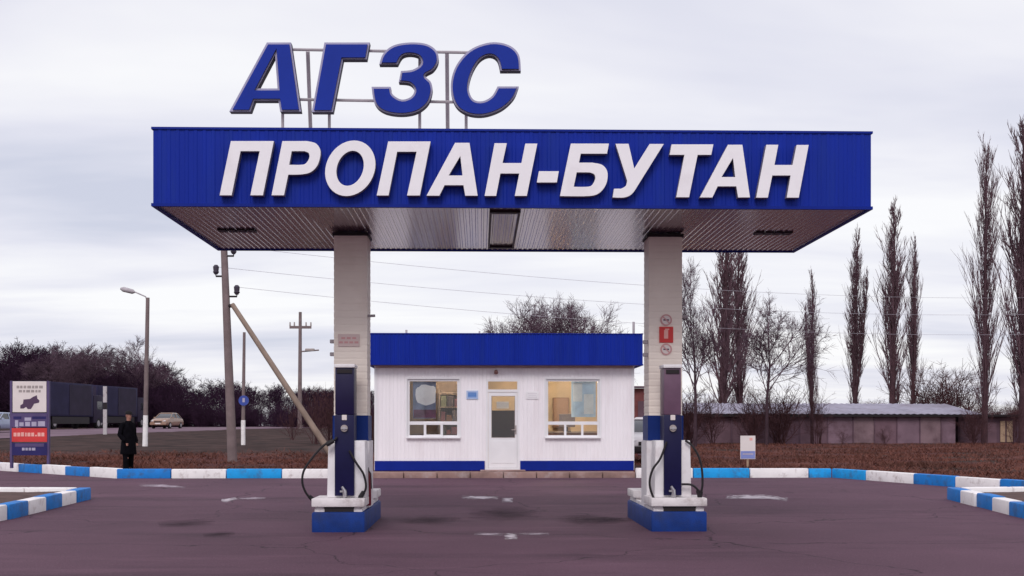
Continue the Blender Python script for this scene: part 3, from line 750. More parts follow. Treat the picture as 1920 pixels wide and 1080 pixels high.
# ------------------------------------------------------------------ booth
YW, WT = 33.0, .16
ZG = .27                                                # pavement
bx0, bx1, bz0, bz1 = PX(703, YW), PX(1188, YW), .30, 3.10
yb = YW+4.6
bt = thing('kiosk_building', 'white ribbed kiosk with deep blue roof band, two windows and a white door', 'building', ((bx0+bx1)/2, YW+2.3, ZG))
w1 = (PX(764, YW), PX(861, YW), PZ(820, YW), PZ(711, YW))
dr = (PX(911, YW), PX(974, YW), .30, PZ(711, YW))
w2 = (PX(1024, YW), PX(1124, YW), PZ(820, YW), PZ(711, YW))
cols = [(bx0, w1[0], None), (w1[0], w1[1], w1), (w1[1], dr[0], None), (dr[0], dr[1], dr), (dr[1], w2[0], None), (w2[0], w2[1], w2), (w2[1], bx1, None)]
wall, clad = MB(), MB()
for a, b, o_ in cols:
    spans = [(bz0, bz1)] if o_ is None else ([(bz0, o_[2])] if o_[2] > bz0+.01 else []) + [(o_[3], bz1)]
    for s0, s1 in spans:
        wall.box(a, b, YW+.02, YW+WT, s0, s1)
        k0 = math.ceil((a-bx0)/.10-1e-6); xs = [a]; k = k0
        # ribs on one common pitch across the whole front
        us = [(a, None)]
        for kk in range(int((a-bx0)/.10)-1, int((b-bx0)/.10)+2):
            for f, d in ((0,0),(.55,0),(.64,1),(.91,1)):
                u = bx0+(kk+f)*.10
                if a+1e-4 < u < b-1e-4: us.append((u, d))
        us[0] = (a, us[1][1] if len(us) > 1 else 0); us.append((b, us[-1][1]))
        vs = []
        for u, d in us: vs += [(u, YW+.006-.006*d, s0), (u, YW+.006-.006*d, s1)]
        clad.add(vs, [(2*i, 2*i+2, 2*i+3, 2*i+1) for i in range(len(us)-1)])
wall.box(bx0, bx0+WT, YW+WT, yb, bz0, bz1).box(bx1-WT, bx1, YW+WT, yb, bz0, bz1).box(bx0+WT, bx1-WT, yb-WT, yb, bz0, bz1)
wo = obj('wall', wall, M_WALL, bt)
obj('cladding', clad, M_WALL, wo)
obj('corner_trim', MB().box(bx0-.015, bx0+.06, YW-.016, YW+.10, bz0, bz1), M_UPVC, wo)
obj('corner_trim', MB().box(bx1-.06, bx1+.015, YW-.016, YW+.10, bz0, bz1), M_UPVC, wo)
obj('floor', MB().box(bx0+WT, bx1-WT, YW+.02, yb-WT, .2, .31), mat('lino', (.20,.13,.10), .5), bt)
obj('ceiling', MB().box(bx0+WT, bx1-WT, YW+WT, yb-WT, 2.92, 2.98), M_WARM, bt)
lin = MB().box(bx0+WT+.004, bx0+WT+.02, YW+WT, yb-WT-.02, .31, 2.92).box(bx0+WT+.02, bx1-WT-.02, yb-WT-.02, yb-WT-.004, .31, 2.92).box(bx1-WT-.02, bx1-WT-.004, YW+WT, yb-WT-.02, .31, 2.92)
obj('lining', lin, M_WARM, bt)
t = thing('shelf_unit', 'brown shelf unit with boxes behind the left window', 'shelf', (PX(845, YW+1.5), YW+1.6, .31))
sa, sb_ = PX(824, YW+1.4), PX(868, YW+1.4)
for sx in (sa, sb_): obj('side', MB().box(sx-.02, sx+.02, YW+1.4, YW+1.8, .31, 2.5), M_ROOMD, t)
for k in range(6):
    zz = .4+k*.4; obj('shelf', MB().box(sa+.02, sb_-.02, YW+1.4, YW+1.8, zz, zz+.03), M_ROOMD, t)
sr = random.Random(3); kk = 0
for k, row in enumerate(('third', 'second', 'top')):
    xq = sa+.04; n_ = 0
    for pos_ in ('left', 'middle', 'right'):
        w_ = sr.uniform(.11, .17); h_ = sr.uniform(.15, .32); zz = 1.2+k*.4+.032
        bx = obj('box', MB().box(xq, xq+w_, YW+1.42, YW+1.7, zz, zz+h_), mat('carton', (sr.uniform(.1,.45), sr.uniform(.08,.3), sr.uniform(.08,.28)), .7), loc=(xq+w_/2, YW+1.56, zz))
        tag(bx, '%s box on the %s shelf behind the left kiosk window' % (pos_, row), 'box', 'boxes on the kiosk shelf'); xq += w_+.03
xp_ = PX(905, YW)
obj('partition', MB().box(xp_-.05, xp_+.05, YW+WT, yb-WT-.02, .31, 2.92), M_ROOMD, bt)
obj('back_partition', MB().box(bx0+WT+.03, xp_-.05, YW+1.9, YW+1.98, .31, 2.92), M_ROOMD, bt)
# plinth band
pz0, pz1 = PZ(882, YW), PZ(864, YW)
for a, b in ((bx0-.005, dr[0]-.03), (dr[1]+.02, bx1+.005)):
    obj('plinth_band', MB().box(a, b, YW-.022, YW-.003, max(.275, pz0), pz1), M_BLUE_TRIM, bt)
# roof band
yr = 32.68
rx0, rx1, rz0, rz1 = PX(690, yr), PX(1205.5, yr), PZ(684, yr), PZ(625, yr)
ro = obj('roof', MB().box(rx0+.02, rx1-.02, yr+.02, yb+.3, rz0+.02, rz1-.05), M_STEEL, bt)
q = ribbed(rx0+.004, rx1-.004, rz0+.01, rz1-.01, .10, .012, lambda u, v, d: (u, yr+.012-d, v)); obj('roof_band', q, M_BLUE, ro)
q = ribbed(yr+.02, yb+.3, rz0+.01, rz1-.01, .10, .012, lambda u, v, d: (rx0+.012-d, u, v)); obj('roof_band', q, M_BLUE, ro)
q = ribbed(yr+.02, yb+.3, rz0+.01, rz1-.01, .10, .012, lambda u, v, d: (rx1-.012+d, u, v)); obj('roof_band', q, M_BLUE, ro)
q = MB()
for z0, z1 in ((rz0-.012, rz0+.022), (rz1-.022, rz1+.004)):
    q.box(rx0-.01, rx1+.01, yr-.01, yr+.05, z0, z1).box(rx0-.01, rx0+.05, yr+.05, yb+.3, z0, z1).box(rx1-.05, rx1+.01, yr+.05, yb+.3, z0, z1)
obj('roof_trim', q, M_BLUE_TRIM, ro)
obj('soffit_board', MB().box(rx0+.05, rx1-.05, yr+.05, YW+.0, rz0-.006, rz0+.018), mat('eave_board', (.22,.14,.14), .7), ro)
obj('eave_bead', MB().box(bx0+.02, bx1-.02, YW-.035, YW-.002, rz0-.075, rz0-.008), mat('eave_bead', (.50,.38,.39), .6), ro)
for px_, y0_, y1_, r_ in ((1188, 603, 628, .035), (762, 619, 628, .03), (899, 621, 628, .025)):
    obj('vent_pipe', MB().tube([(PX(px_, 34.5), 34.5, rz1-.06), (PX(px_, 34.5), 34.5, PZ(y0_, 34.5))], r_, 8), M_STEEL, ro, smooth=True)

def frame(mb, x0, x1, z0, z1, w, y0, y1):
    mb.box(x0, x1, y0, y1, z1-w, z1).box(x0, x1, y0, y1, z0, z0+w).box(x0, x0+w, y0, y1, z0+w, z1-w).box(x1-w, x1, y0, y1, z0+w, z1-w); return mb
def booth_window(w, hatch):
    x0, x1, z0, z1 = w; y0, y1 = YW+.03, YW+.10; fw = .055
    q = frame(MB(), x0, x1, z0, z1, fw, y0, y1)
    zt_ = z0 + (z1-z0)*.245
    q.box(x0+fw, x1-fw, y0+.004, y1-.004, zt_-.045, zt_+.045)
    a1, a2 = x0+(x1-x0)*(.335 if hatch else .36), x0+(x1-x0)*(.665 if hatch else .68); mw = .03
    for a_ in (a1, a2): q.box(a_-mw, a_+mw, y0+.006, y1-.006, z0+fw, zt_-.045)
    wo_ = obj('window', q, M_UPVC, bt)
    obj('pane', MB().box(x0+fw, x1-fw, y0+.035, y0+.043, zt_+.045, z1-fw), M_GLASS, wo_)
    for a_, b_ in ((x0+fw, a1-mw), (a1+mw, a2-mw), (a2+mw, x1-fw)):
        obj('pane', MB().box(a_, b_, y0+.035, y0+.043, z0+fw, zt_-.045), M_GLASS, wo_)
    if hatch:
        obj('hatch', frame(MB(), a1-.03, a2+.03, z0+.005, zt_+.02, .07, y0-.03, y0+.003), M_UPVC, wo_, bevel=.006)
    obj('sill', MB().box(x0-.03, x1+.03, YW-.09, YW+.03, z0-.03, z0+.002), M_UPVC, wo_, bevel=.005)
    tr = MB()
    tr.box(x0-.05, x0, YW-.012, YW+.03, z0, z1+.05).box(x1, x1+.05, YW-.012, YW+.03, z0, z1+.05).box(x0, x1, YW-.012, YW+.03, z1, z1+.05)
    obj('window_trim', tr, M_UPVC, wo_)
    return wo_
booth_window(w1, True); booth_window(w2, False)
# door
x0, x1, z0, z1 = dr
zt_ = PZ(733, YW)
q = frame(MB(), x0, x1, z0, z1, .06, YW+.0, YW+.10).box(x0+.06, x1-.06, YW+.004, YW+.096, zt_-.03, zt_+.04)
do = obj('door_frame', q, M_UPVC, bt)
obj('transom_pane', MB().box(x0+.06, x1-.06, YW+.05, YW+.058, zt_+.04, z1-.06), M_GLASS, do)
lx0, lx1, lz0, lz1 = x0+.065, x1-.065, z0+.065, zt_-.034
gx0, gx1, gz0, gz1 = PX(922, YW), PX(965, YW), PZ(820, YW), PZ(743, YW)
q = MB().box(lx0, gx0, YW+.02, YW+.08, lz0, lz1).box(gx1, lx1, YW+.02, YW+.08, lz0, lz1).box(gx0, gx1, YW+.02, YW+.08, gz1, lz1).box(gx0, gx1, YW+.02, YW+.08, lz0, gz0)
dl = obj('door', q, M_UPVC, bt)
obj('pane', MB().box(gx0, gx1, YW+.045, YW+.053, gz0, gz1), M_GLASS, dl)
obj('panel', MB().box(gx0-.01, gx1+.01, YW+.012, YW+.019, lz0+.12, gz0-.10), M_UPVC, dl, bevel=.003)
zh = PZ(806, YW); hx = gx1+.025
obj('handle', MB().box(hx-.022, hx+.022, YW+.008, YW+.019, zh-.12, zh+.12).tube([(hx, YW+.01, zh), (hx, YW-.04, zh), (hx-.11, YW-.04, zh)], .012, 8), M_PRINT, dl)
obj('bead', frame(MB(), gx0-.012, gx1+.012, gz0-.012, gz1+.012, .014, YW+.014, YW+.0195), M_PRINT, dl)
obj('doorstep', MB().box(x0-.15, x1+.15, YW-.35, YW-.005, ZG+.003, .315), M_KBROWN, bt, bevel=.01)
c = P(930, 697, YW)
t = thing('door_lamp', 'small brown lamp over the white door', 'lamp', (c.x, YW, c.z-.05))
obj('bracket', MB().box(c.x-.03, c.x+.03, YW-.03, YW-.0, c.z-.04, c.z+.05), M_PRINT, t)
obj('shade', MB().tube([(c.x, YW-.03, c.z+.02), (c.x, YW-.10, c.z), (c.x, YW-.13, c.z-.04)], [.02,.05,.055], 10), mat('lamp_brown', (.25,.13,.12), .5), t, smooth=True)
# notices on the wall and on the door
def plate(name, label, a, b, c_, d_, Y, m, print_m=None, lines=0):
    x0, x1, z0, z1 = PX(a, Y), PX(b, Y), PZ(d_, Y), PZ(c_, Y)
    t = thing(name, label, 'sign', ((x0+x1)/2, Y, z0)); obj('plate', MB().box(x0, x1, Y-.012, Y+.0, z0, z1), m[0], t)
    if len(m) > 1: obj('border', frame(MB(), x0-.02, x1+.02, z0-.02, z1+.02, .045, Y-.0145, Y-.001), m[1], t)
    if lines:
        for k in range(lines):
            zz = z1-(k+1)*(z1-z0)/(lines+1); ww = (x1-x0)*(.36-.06*(k % 2)); obj('print', MB().box((x0+x1)/2-ww, (x0+x1)/2+ww, Y-.0148, Y-.0118, zz-.008, zz+.008), print_m, t)
    return t
plate('wall_notice', 'small blue notice with paler edge between the left window and the door', 876, 895, 734, 747, YW-.004, [M_SBLUE, mat('notice_edge', (.40,.50,.72), .5)], mat('notice_print', (.2,.33,.62), .5), 3)
plate('opening_hours_plate', 'small white plate on the wall right of the door', 986, 1010, 734, 748, YW-.004, [mat('plate_white', (.84,.81,.83), .4)], mat('plate_print', (.66,.62,.66), .5), 3)
plate('door_notice', 'white paper notice behind the door glass', 931, 954, 753, 766, YW+.085, [mat('paper', (.85,.78,.70), .7)])
# seen through the windows
c = P(811, 760, YW+.5)
xa, xb, za, zb_ = PX(777, YW+.16), PX(816, YW+.16), PZ(766, YW+.16), PZ(722, YW+.16)
c0_ = None
t = thing('window_poster', 'white poster with blue edge and dark purple foot inside the left window', 'poster', ((xa+xb)/2, YW+.2, za-.25))
n = 20; cx_, cz_ = (xa+xb)/2, (za+zb_)/2
obj('sheet', MB().box(xa-.04, xb+.02, YW+.146, YW+.150, za-.27, zb_+.09), mat('poster_shade_blue', (.20,.24,.36), .7, var=.3, scale=5), t)
obj('picture', MB().rings([[(cx_+.03+(xb-xa)*.46*math.copysign(abs(math.cos(2*math.pi*i/n))**.55, math.cos(2*math.pi*i/n))*(1+.10*math.sin(7.1*i)), yy, cz_+.05+(zb_-za)*.42*math.copysign(abs(math.sin(2*math.pi*i/n))**.6, math.sin(2*math.pi*i/n))*(1+.08*math.sin(4.3*i))) for i in range(n)] for yy in (YW+.141, YW+.1455)]), mat('poster_white', (.93,.90,.91), .7), t)
obj('caption_band', MB().box(xa-.02, xb+.02, YW+.141, YW+.1455, za-.25, za-.03), mat('poster_purple', (.16,.06,.12), .7, var=.4, scale=6), t)
t = thing('window_poster', 'pale blue poster inside the right window', 'poster', (PX(1092, YW+.2), YW+.2, 1.6))
xa, xb, za, zb_ = PX(1071, YW+.15), PX(1117, YW+.15), PZ(782, YW+.15), PZ(714, YW+.15)
obj('sheet', MB().box(xa, xb, YW+.146, YW+.150, za, zb_), M_PBLUE, t)
obj('picture', MB().box(xa+.05, xa+.30, YW+.141, YW+.1455, za+.42, zb_-.06), M_POSTC, t)
obj('picture', MB().box(xa+.34, xb-.06, YW+.141, YW+.1455, za+.08, za+.62), M_POSTC, t)
t = thing('cabinet', 'tall dark cabinet seen through the glass of the kiosk door', 'cabinet', (PX(950, YW+1.2), YW+1.2, .31))  # added dark block, makes the lower door glass look dark
ka, kb = PX(917, YW+1.0), PX(978, YW+1.0)
obj('carcass', MB().box(ka, kb, YW+1.0, YW+1.5, .31, 1.92), M_DARK, t)
for u0, u1 in ((ka+.02, (ka+kb)/2-.01), ((ka+kb)/2+.01, kb-.02)): obj('added_cabinet_door', MB().box(u0, u1, YW+.975, YW+.998, .36, 1.88), mat('added_cabinet_dark', (.028,.018,.020), .5), t)
t = thing('wall_cupboard', 'brown cupboard on the back wall seen through the right window', 'cupboard', (PX(1050, yb-.4), yb-.4, 1.5))
ka, kb = PX(1037, yb-.4), PX(1066, yb-.4)
obj('carcass', MB().box(ka, kb, yb-.50, yb-.19, 1.45, 2.35), mat('cupboard_brown', (.26,.15,.10), .6), t)
obj('cupboard_door', MB().box(ka+.03, kb-.03, yb-.525, yb-.502, 1.48, 2.32), mat('cupboard_door_brown', (.34,.21,.14), .6), t)
t = thing('counter', 'brown service counter behind the right window', 'counter', (PX(1075, YW+.8), YW+.8, .31))
obj('top', MB().box(PX(1026, YW+.6), PX(1126, YW+.6), YW+.4, YW+1.0, 1.30, 1.34), M_ROOMD, t)
obj('front', MB().box(PX(1026, YW+.6), PX(1126, YW+.6), YW+.44, YW+.96, .31, 1.297), mat('counter_brown', (.20,.10,.07), .6), t)
xm = PX(1063, YW+.8)
t = thing('monitor', 'dark monitor on the counter behind the right window', 'monitor', (xm, YW+.75, 1.34))
obj('foot', MB().box(xm-.10, xm+.10, YW+.66, YW+.84, 1.34, 1.355).box(xm-.02, xm+.02, YW+.74, YW+.78, 1.355, 1.46), M_DARK, t)
obj('screen_case', MB().box(xm-.22, xm+.22, YW+.72, YW+.76, 1.46, 1.82), mat('grey_plastic', (.20,.16,.15), .5), t, bevel=.01)
t = thing('counter', 'dark desk behind the left window', 'counter', (PX(812, YW+.8), YW+.8, .31))
obj('top', MB().box(PX(772, YW+.6), PX(856, YW+.6), YW+.4, YW+1.0, 1.22, 1.26), mat('desk_brown', (.14,.08,.07), .6), t)
obj('front', MB().box(PX(772, YW+.6), PX(856, YW+.6), YW+.44, YW+.96, .31, 1.217), mat('desk_front', (.16,.09,.08), .6), t)
M_GLOW = emis('lamp_glow', (1, .86, .66), 250)
M_GLOW2 = emis('dim_lamp_glow', (1, .82, .58), 45)
t = thing('ceiling_lamp', 'lit warm ceiling tube inside the kiosk', 'lamp', (PX(1050, YW+1.6), YW+1.6, 2.85))
xl = PX(1045, YW+1.6)
obj('housing', MB().box(xl-.65, xl+.65, YW+1.52, YW+1.68, 2.87, 2.918), M_WHITE, t)
obj('tube', MB().tube([(xl-.6, YW+1.6, 2.845), (xl+.6, YW+1.6, 2.845)], .022, 10), M_GLOW, t)
t = thing('ceiling_lamp', 'lit warm ceiling tube in the left room of the kiosk', 'lamp', (PX(830, YW+1), YW+1, 2.85))
xl = PX(835, YW+1)
obj('housing', MB().box(xl-.45, xl+.45, YW+.92, YW+1.08, 2.87, 2.918), M_WHITE, t)
obj('tube', MB().tube([(xl-.4, YW+1, 2.845), (xl+.4, YW+1, 2.845)], .018, 10), M_GLOW2, t)

# pavement with bare kerb stones in front of the booth
pv = obj('pavement', MB().box(KL[0]+(PX(632, YK)-KL[0])+.01, PX(1192, YK)-.01, YK+.205, YW+5.2, .05, ZG), M_KBROWN, kind='structure')
xa, xb = PX(632, YK), PX(1192, YK); n = 9
for i in range(n):
    stone(pv, (xa+(xb-xa)*i/n, YK), (xa+(xb-xa)*(i+1)/n, YK), .2, asph, .155, M_KBROWN)

# ------------------------------------------------------------------ person
pp = GP(243, 893); pxx, pyy = pp.x, pp.y-.12
pz = asph(pyy)
def skin_body():
    J = {'pel': (0,0,.93,.135,.10), 'spi': (0,0,1.12,.14,.105), 'che': (0,.0,1.33,.17,.115), 'nk0': (0,.0,1.47,.075,.07), 'nk1': (.0,-.015,1.53,.052,.055),
         'hd0': (0,-.02,1.60,.07,.085), 'hd1': (0,-.02,1.68,.072,.09), 'hd2': (0,-.015,1.735,.04,.05)}
    E = [('pel','spi'),('spi','che'),('che','nk0'),('nk0','nk1'),('nk1','hd0'),('hd0','hd1'),('hd1','hd2')]
    for s, sg in (('l', 1), ('r', -1)):
        st = .05*sg
        J.update({'hip'+s: (.10*sg,0,.86,.095,.095), 'kne'+s: (.115*sg,-.02+st,.49,.062,.065), 'ank'+s: (.12*sg,.02+st,.09,.042,.045), 'toe'+s: (.14*sg,-.16+st,.035,.040,.035),
                  'sho'+s: (.19*sg,.01,1.41,.065,.065), 'elb'+s: (.265*sg,.06,1.13,.05,.05), 'wri'+s: (.21*sg,-.10,.96,.037,.037)})
        E += [('pel','hip'+s),('hip'+s,'kne'+s),('kne'+s,'ank'+s),('ank'+s,'toe'+s),('che','sho'+s),('sho'+s,'elb'+s),('elb'+s,'wri'+s)]
        # a hand sunk in the coat pocket: palm, four fingers and a thumb
        wx, wy, wz = J['wri'+s][:3]
        J['plm'+s] = (wx-.02*sg, wy-.05, wz-.05, .032, .02); E.append(('wri'+s, 'plm'+s))
        for k in range(4):
            J['f%d%s' % (k, s)] = (wx-.02*sg+(k-1.5)*.018, wy-.07, wz-.13+.006*abs(k-1), .009, .009); E.append(('plm'+s, 'f%d%s' % (k, s)))
        J['th'+s] = (wx-.055*sg, wy-.07, wz-.08, .010, .010); E.append(('plm'+s, 'th'+s))
    ks = list(J); me = bpy.data.meshes.new('person_body'); me.from_pydata([J[k][:3] for k in ks], [(ks.index(a), ks.index(b)) for a, b in E], [])
    o = bpy.data.objects.new('body', me); coll.objects.link(o)
    o.modifiers.new('skin', 'SKIN'); sd = me.skin_vertices[0].data
    for i, k in enumerate(ks): sd[i].radius = J[k][3:5]; sd[i].use_root = (k == 'pel')
    sb = o.modifiers.new('sub', 'SUBSURF'); sb.levels = 2; sb.render_levels = 2
    dg = bpy.context.evaluated_depsgraph_get(); dg.update()
    me2 = bpy.data.meshes.new_from_object(o.evaluated_get(dg)); bpy.data.objects.remove(o)
    for m_ in (M_BLACK, M_SKIN): me2.materials.append(m_)
    # nose pushed out of the face
    for v in me2.vertices:
        if v.co.y < -.085 and 1.60 < v.co.z < 1.66 and abs(v.co.x) < .022: v.co.y -= .022
    for p in me2.polygons:
        p.use_smooth = True
        p.material_index = 1 if p.center.z > 1.515 or (p.center.z < .9 and p.center.y < -.12 and p.center.z > .5) else 0
    return me2
pt = thing('person', 'person in dark clothing standing on the asphalt by the left kerb', 'person', (pxx, pyy, pz), rz=R(58))
pt.scale = (.93, .93, 1)
def local(name, mb, m, parent, smooth=True, bevel=0):
    o = obj(name, mb, m, None, smooth, bevel); o.parent = parent; return o
bo = bpy.data.objects.new('body', skin_body()); coll.objects.link(bo); bo.parent = pt
def ring(z, rx, ry, cy=0, n=20, wob=0): return [(rx*math.cos(2*math.pi*i/n)*(1+wob*math.sin(5*i)), cy+ry*math.sin(2*math.pi*i/n), z) for i in range(n)]
local('coat', MB().rings([ring(.60,.245,.19,.0,wob=.04), ring(.62,.25,.195,0,wob=.04), ring(.80,.235,.18,0,wob=.03), ring(1.0,.215,.16), ring(1.12,.205,.15), ring(1.30,.225,.155,.005), ring(1.41,.205,.13,.005), ring(1.475,.12,.095,.0), ring(1.51,.085,.08,-.005)]), M_BLACK, pt)
for sg in (1, -1):
    local('sleeve', MB().tube([(.185*sg,.01,1.42),(.24*sg,.035,1.28),(.275*sg,.06,1.13),(.25*sg,-.02,1.04),(.215*sg,-.095,.965)], [.078,.072,.065,.06,.055], 12), M_BLACK, pt)
    local('trouser_leg', MB().tube([(.105*sg,.0,.86),(.12*sg,.0+.05*sg*.6,.49),(.122*sg,.02+.05*sg,.07)], [.115,.085,.075], 12), M_BLACK, pt)
    sh_ = local('shoe', MB().rings([ring(.0,.055,.14,-.06+.05*sg,14), ring(.05,.055,.14,-.06+.05*sg,14), ring(.095,.045,.07,-.0+.05*sg,14)]), M_DARK, pt)
    sh_.data.transform(Matrix.Translation((.125*sg, 0, 0)))
    local('ear', MB().rings([[(.082*sg+.008*k*sg, -.01+.018*math.cos(a), 1.645+.03*math.sin(a)) for a in [2*math.pi*i/8 for i in range(8)]] for k in (0, 1)]), M_SKIN, pt)
    local('eye', MB().rings([[(.03*sg+.010*math.cos(a), -.104+.004*k, 1.665+.006*math.sin(a)) for a in [2*math.pi*i/8 for i in range(8)]] for k in (0, 1)]), M_DARK, pt)
local('mouth', MB().box(-.024, .024, -.108, -.098, 1.592, 1.599), mat('lips', (.25,.09,.08), .5), pt)
local('cap', MB().rings([ring(1.685,.09,.112,-.012), ring(1.72,.091,.112,-.01), ring(1.765,.07,.088,-.01), ring(1.785,.03,.04,-.01)]), M_HAIR, pt)
local('cap_peak', MB().box(-.06, .06, -.175, -.10, 1.683, 1.695), M_HAIR, pt, bevel=.004)

# ------------------------------------------------------------------ price board on the left
Yb_ = 36.6; zg = land(PX(56, Yb_), Yb_)
t = thing('price_board', 'tall price board with white top panel and red price strip behind the left kerb', 'sign board', (PX(56, Yb_), Yb_, zg))
for a in (22, 91):
    obj('post', MB().box(PX(a-2, Yb_), PX(a+2, Yb_), Yb_-.06, Yb_+.06, zg-.1, PZ(715, Yb_)), M_SIGNPURP, t)
def panel(a, b, c_, d_, m, name='panel', dy=0):
    return obj(name, MB().box(PX(a, Yb_), PX(b, Yb_), Yb_-.075-dy, Yb_+.05, PZ(d_, Yb_), PZ(c_, Yb_)), m, t)
def prints(par, rects, m, dy=.003, name='print'):
    for a, b, c_, d_ in rects: obj(name, MB().box(PX(a, Yb_), PX(b, Yb_), Yb_-.075-dy, Yb_-.07, PZ(d_, Yb_), PZ(c_, Yb_)), m, par)
pa = panel(25.5, 88.5, 716, 773, M_SIGNW)
r_ = []
for y0_, y1_, xs in ((724, 729, [(33,38),(39.5,44),(46,51),(53,60),(62,66),(67.5,73),(75,82)]), (732, 736.5, [(37,43),(45,49),(51,58),(60,66),(68,72),(73.5,78)])):
    r_ += [(a, b, y0_, y1_) for a, b in xs]
prints(pa, r_, M_PRINT)
pic = [(38,766),(38,760),(43,757),(44,749),(56,748),(62,744),(69,741),(70,747),(74,751),(73,755),(64,757),(61,762),(58,767),(52,767),(49,763),(44,766)]
q = MB().prism(pic, lambda p: tuple(P(p[0], p[1], Yb_-.079)), lambda p: tuple(P(p[0], p[1], Yb_-.074))); obj('pictogram', q, M_PRINTD, pa)
pb = panel(24.2, 89.8, 775, 801, M_SIGNPURP)
prints(pb, [(27,42,781,786),(62,88,781,786)], M_SIGNNAVY); prints(pb, [(30,36,788,800),(38,46,792,799),(48,60,783,789),(49,58,791,799),(61,70,791,799),(73,86,790,799)], M_PRINTL)
pc = panel(24.2, 89.8, 802.5, 828, M_REDSIGN, dy=.01)
prints(pc, [(27.5,33,811,818),(34.5,40,811,818),(41.5,47,810.5,818),(49,52,811,818),(53.5,59,811,818),(60.5,66,811,818),(68,71,815,818),(72.5,78,811,818),(79.5,85,811,818)], M_PINK, dy=.013)
pd = panel(24.2, 89.8, 830, 853, M_SIGNNAVY)
prints(pd, [(30,84,831,837)], M_SIGNPURP); prints(pd, [(43,48,839,844),(49.5,54,839,844),(55.5,60,839,844),(61.5,68,839,844)], M_PRINTL)

# small sign behind the right kerb
Yc = 33.6; a, b = PX(1388, Yc), PX(1416, Yc); zg = land((a+b)/2, Yc)
t = thing('small_sign', 'small white sign with blue lower band on a thin post behind the right kerb', 'sign', ((a+b)/2, Yc, zg))
obj('post', MB().tube([((a+b)/2-.0, Yc+.02, zg-.1), ((a+b)/2, Yc+.02, PZ(820, Yc))], .03, 8), M_TAN, t, smooth=True)
obj('panel', MB().box(a, b, Yc-.02, Yc, PZ(861, Yc), PZ(817, Yc)), M_SIGNW, t)
obj('blue_band', MB().box(a+.01, b-.01, Yc-.026, Yc-.0195, PZ(860, Yc), PZ(846, Yc)), mat('band_lilac', (.22,.26,.56), .5), t)
obj('print', MB().box(a+.06, b-.06, Yc-.029, Yc-.0262, PZ(853, Yc), PZ(850, Yc)), M_PRINTL, t)
obj('red_mark', MB().box(b-.16, b-.08, Yc-.024, Yc-.0195, PZ(826, Yc), PZ(821, Yc)), M_PINK, t)

# ------------------------------------------------------------------ poles
def lamp_post():
    Y = 57; x0 = PX(272, Y); zg = land(x0, Y); xt = PX(277, Y); zt_ = PZ(560, Y)
    t = thing('street_lamp', 'concrete street lamp with white painted foot, lamp arm pointing left', 'street lamp', (x0, Y, zg))
    def at(z): s = (z-zg)/(zt_-zg); return (x0+(xt-x0)*s, Y, z)
    zw = PZ(779, Y)
    obj('pole', MB().tube([at(zw), at(zt_)], [.105, .085], 10), M_CONC, t, smooth=True)
    obj('painted_foot', MB().tube([at(zg-.1), at(zw)], [.125, .107], 10), M_KWHITE, t, smooth=True)
    e_ = P(252, 547, Y); obj('arm', MB().tube([at(zt_-.2), (xt-.1, Y, zt_+.05), tuple(e_)], .03, 8), M_STEEL, t, smooth=True)
    a, b = P(253, 548, Y), P(226, 541, Y)
    obj('lamp_head', MB().tube([a, a.lerp(b, .15), a.lerp(b, .8), b], [.04,.11,.12,.05], 10), M_STEEL, t, smooth=True)
lamp_post()
def hook(t, px0, px1, py, Y):
    a, b = P(px0, py, Y), P(px1, py, Y); s = .26
    obj('insulator_hook', MB().tube([a, b, b+Vector((0,0,.08))], .03, 6), M_DARK, t)
    obj('insulator', MB().tube([b+Vector((0,0,.06)), b+Vector((0,0,.14)), b+Vector((0,0,.16)), b+Vector((0,0,.30)), b+Vector((0,0,.36))], [.05,.10,.08,.095,.05], 10), mat('insulator_dark', (.06,.05,.07), .35), t, smooth=True)
    return b+Vector((0,0,.3))
def power_pole():
    Y = 39; x0 = PX(436, Y); zg = land(x0, Y); xt = PX(419, Y); zt_ = PZ(440, Y)
    t = thing('power_pole', 'concrete power pole with hooked insulators and a slanting timber brace', 'power pole', (x0, Y, zg))
    def at(z): s = (z-zg)/(zt_-zg); return Vector((x0+(xt-x0)*s, Y, z))
    obj('pole', MB().tube([at(zg-.2), at(zt_)], [.155, .10], 12), M_CONC, t, smooth=True)
    pts = [hook(t, 424, 405, 518, Y), hook(t, 424, 444, 556, Y), hook(t, 421, 438, 480, Y)]
    ft = P(608, 832, Y-1.5); ft.z = PZ(832, Y-1.5); tp = P(437, 573, Y-.1)
    d = (ft-tp).normalized(); zf = land(ft.x, ft.y); ft2 = tp + d*((tp.z-(zf-.15))/(-d.z)) if d.z < 0 else ft
    obj('brace', MB().tube([tp-d*.05, ft2], [.075, .10], 10), M_WOOD, t, smooth=True)
    obj('brace_clamp', MB().tube([P(424, 574, Y), P(440, 573, Y-.1)], .06, 8), M_DARK, t)
    return pts
wpts = power_pole()
def sign_pole():
    Y = 58; x0 = PX(456, Y); zg = land(x0, Y)
    t = thing('sign_pole', 'thin pole with white painted foot and round blue road sign', 'pole', (x0, Y, zg)); zw = PZ(788, Y)
    obj('pole', MB().tube([(x0, Y, zw), (PX(458, Y), Y, PZ(624, Y))], [.085,.065], 10), M_CONC, t, smooth=True)
    obj('painted_foot', MB().tube([(x0, Y, zg-.1), (x0, Y, zw)], .1, 10), M_KWHITE, t, smooth=True)
    c = P(457, 751, Y-.1); n = 18
    obj('sign_face', MB().tube([c+Vector((0,-.02,0)), c+Vector((0,.01,0))], .24, n), mat('road_sign_blue', (.05,.08,.34), .5), t)
    obj('sign_symbol', MB().obox(c+Vector((.0,-.024,.02)), (.11,.006,.20)), M_PRINTL, t)
sign_pole()
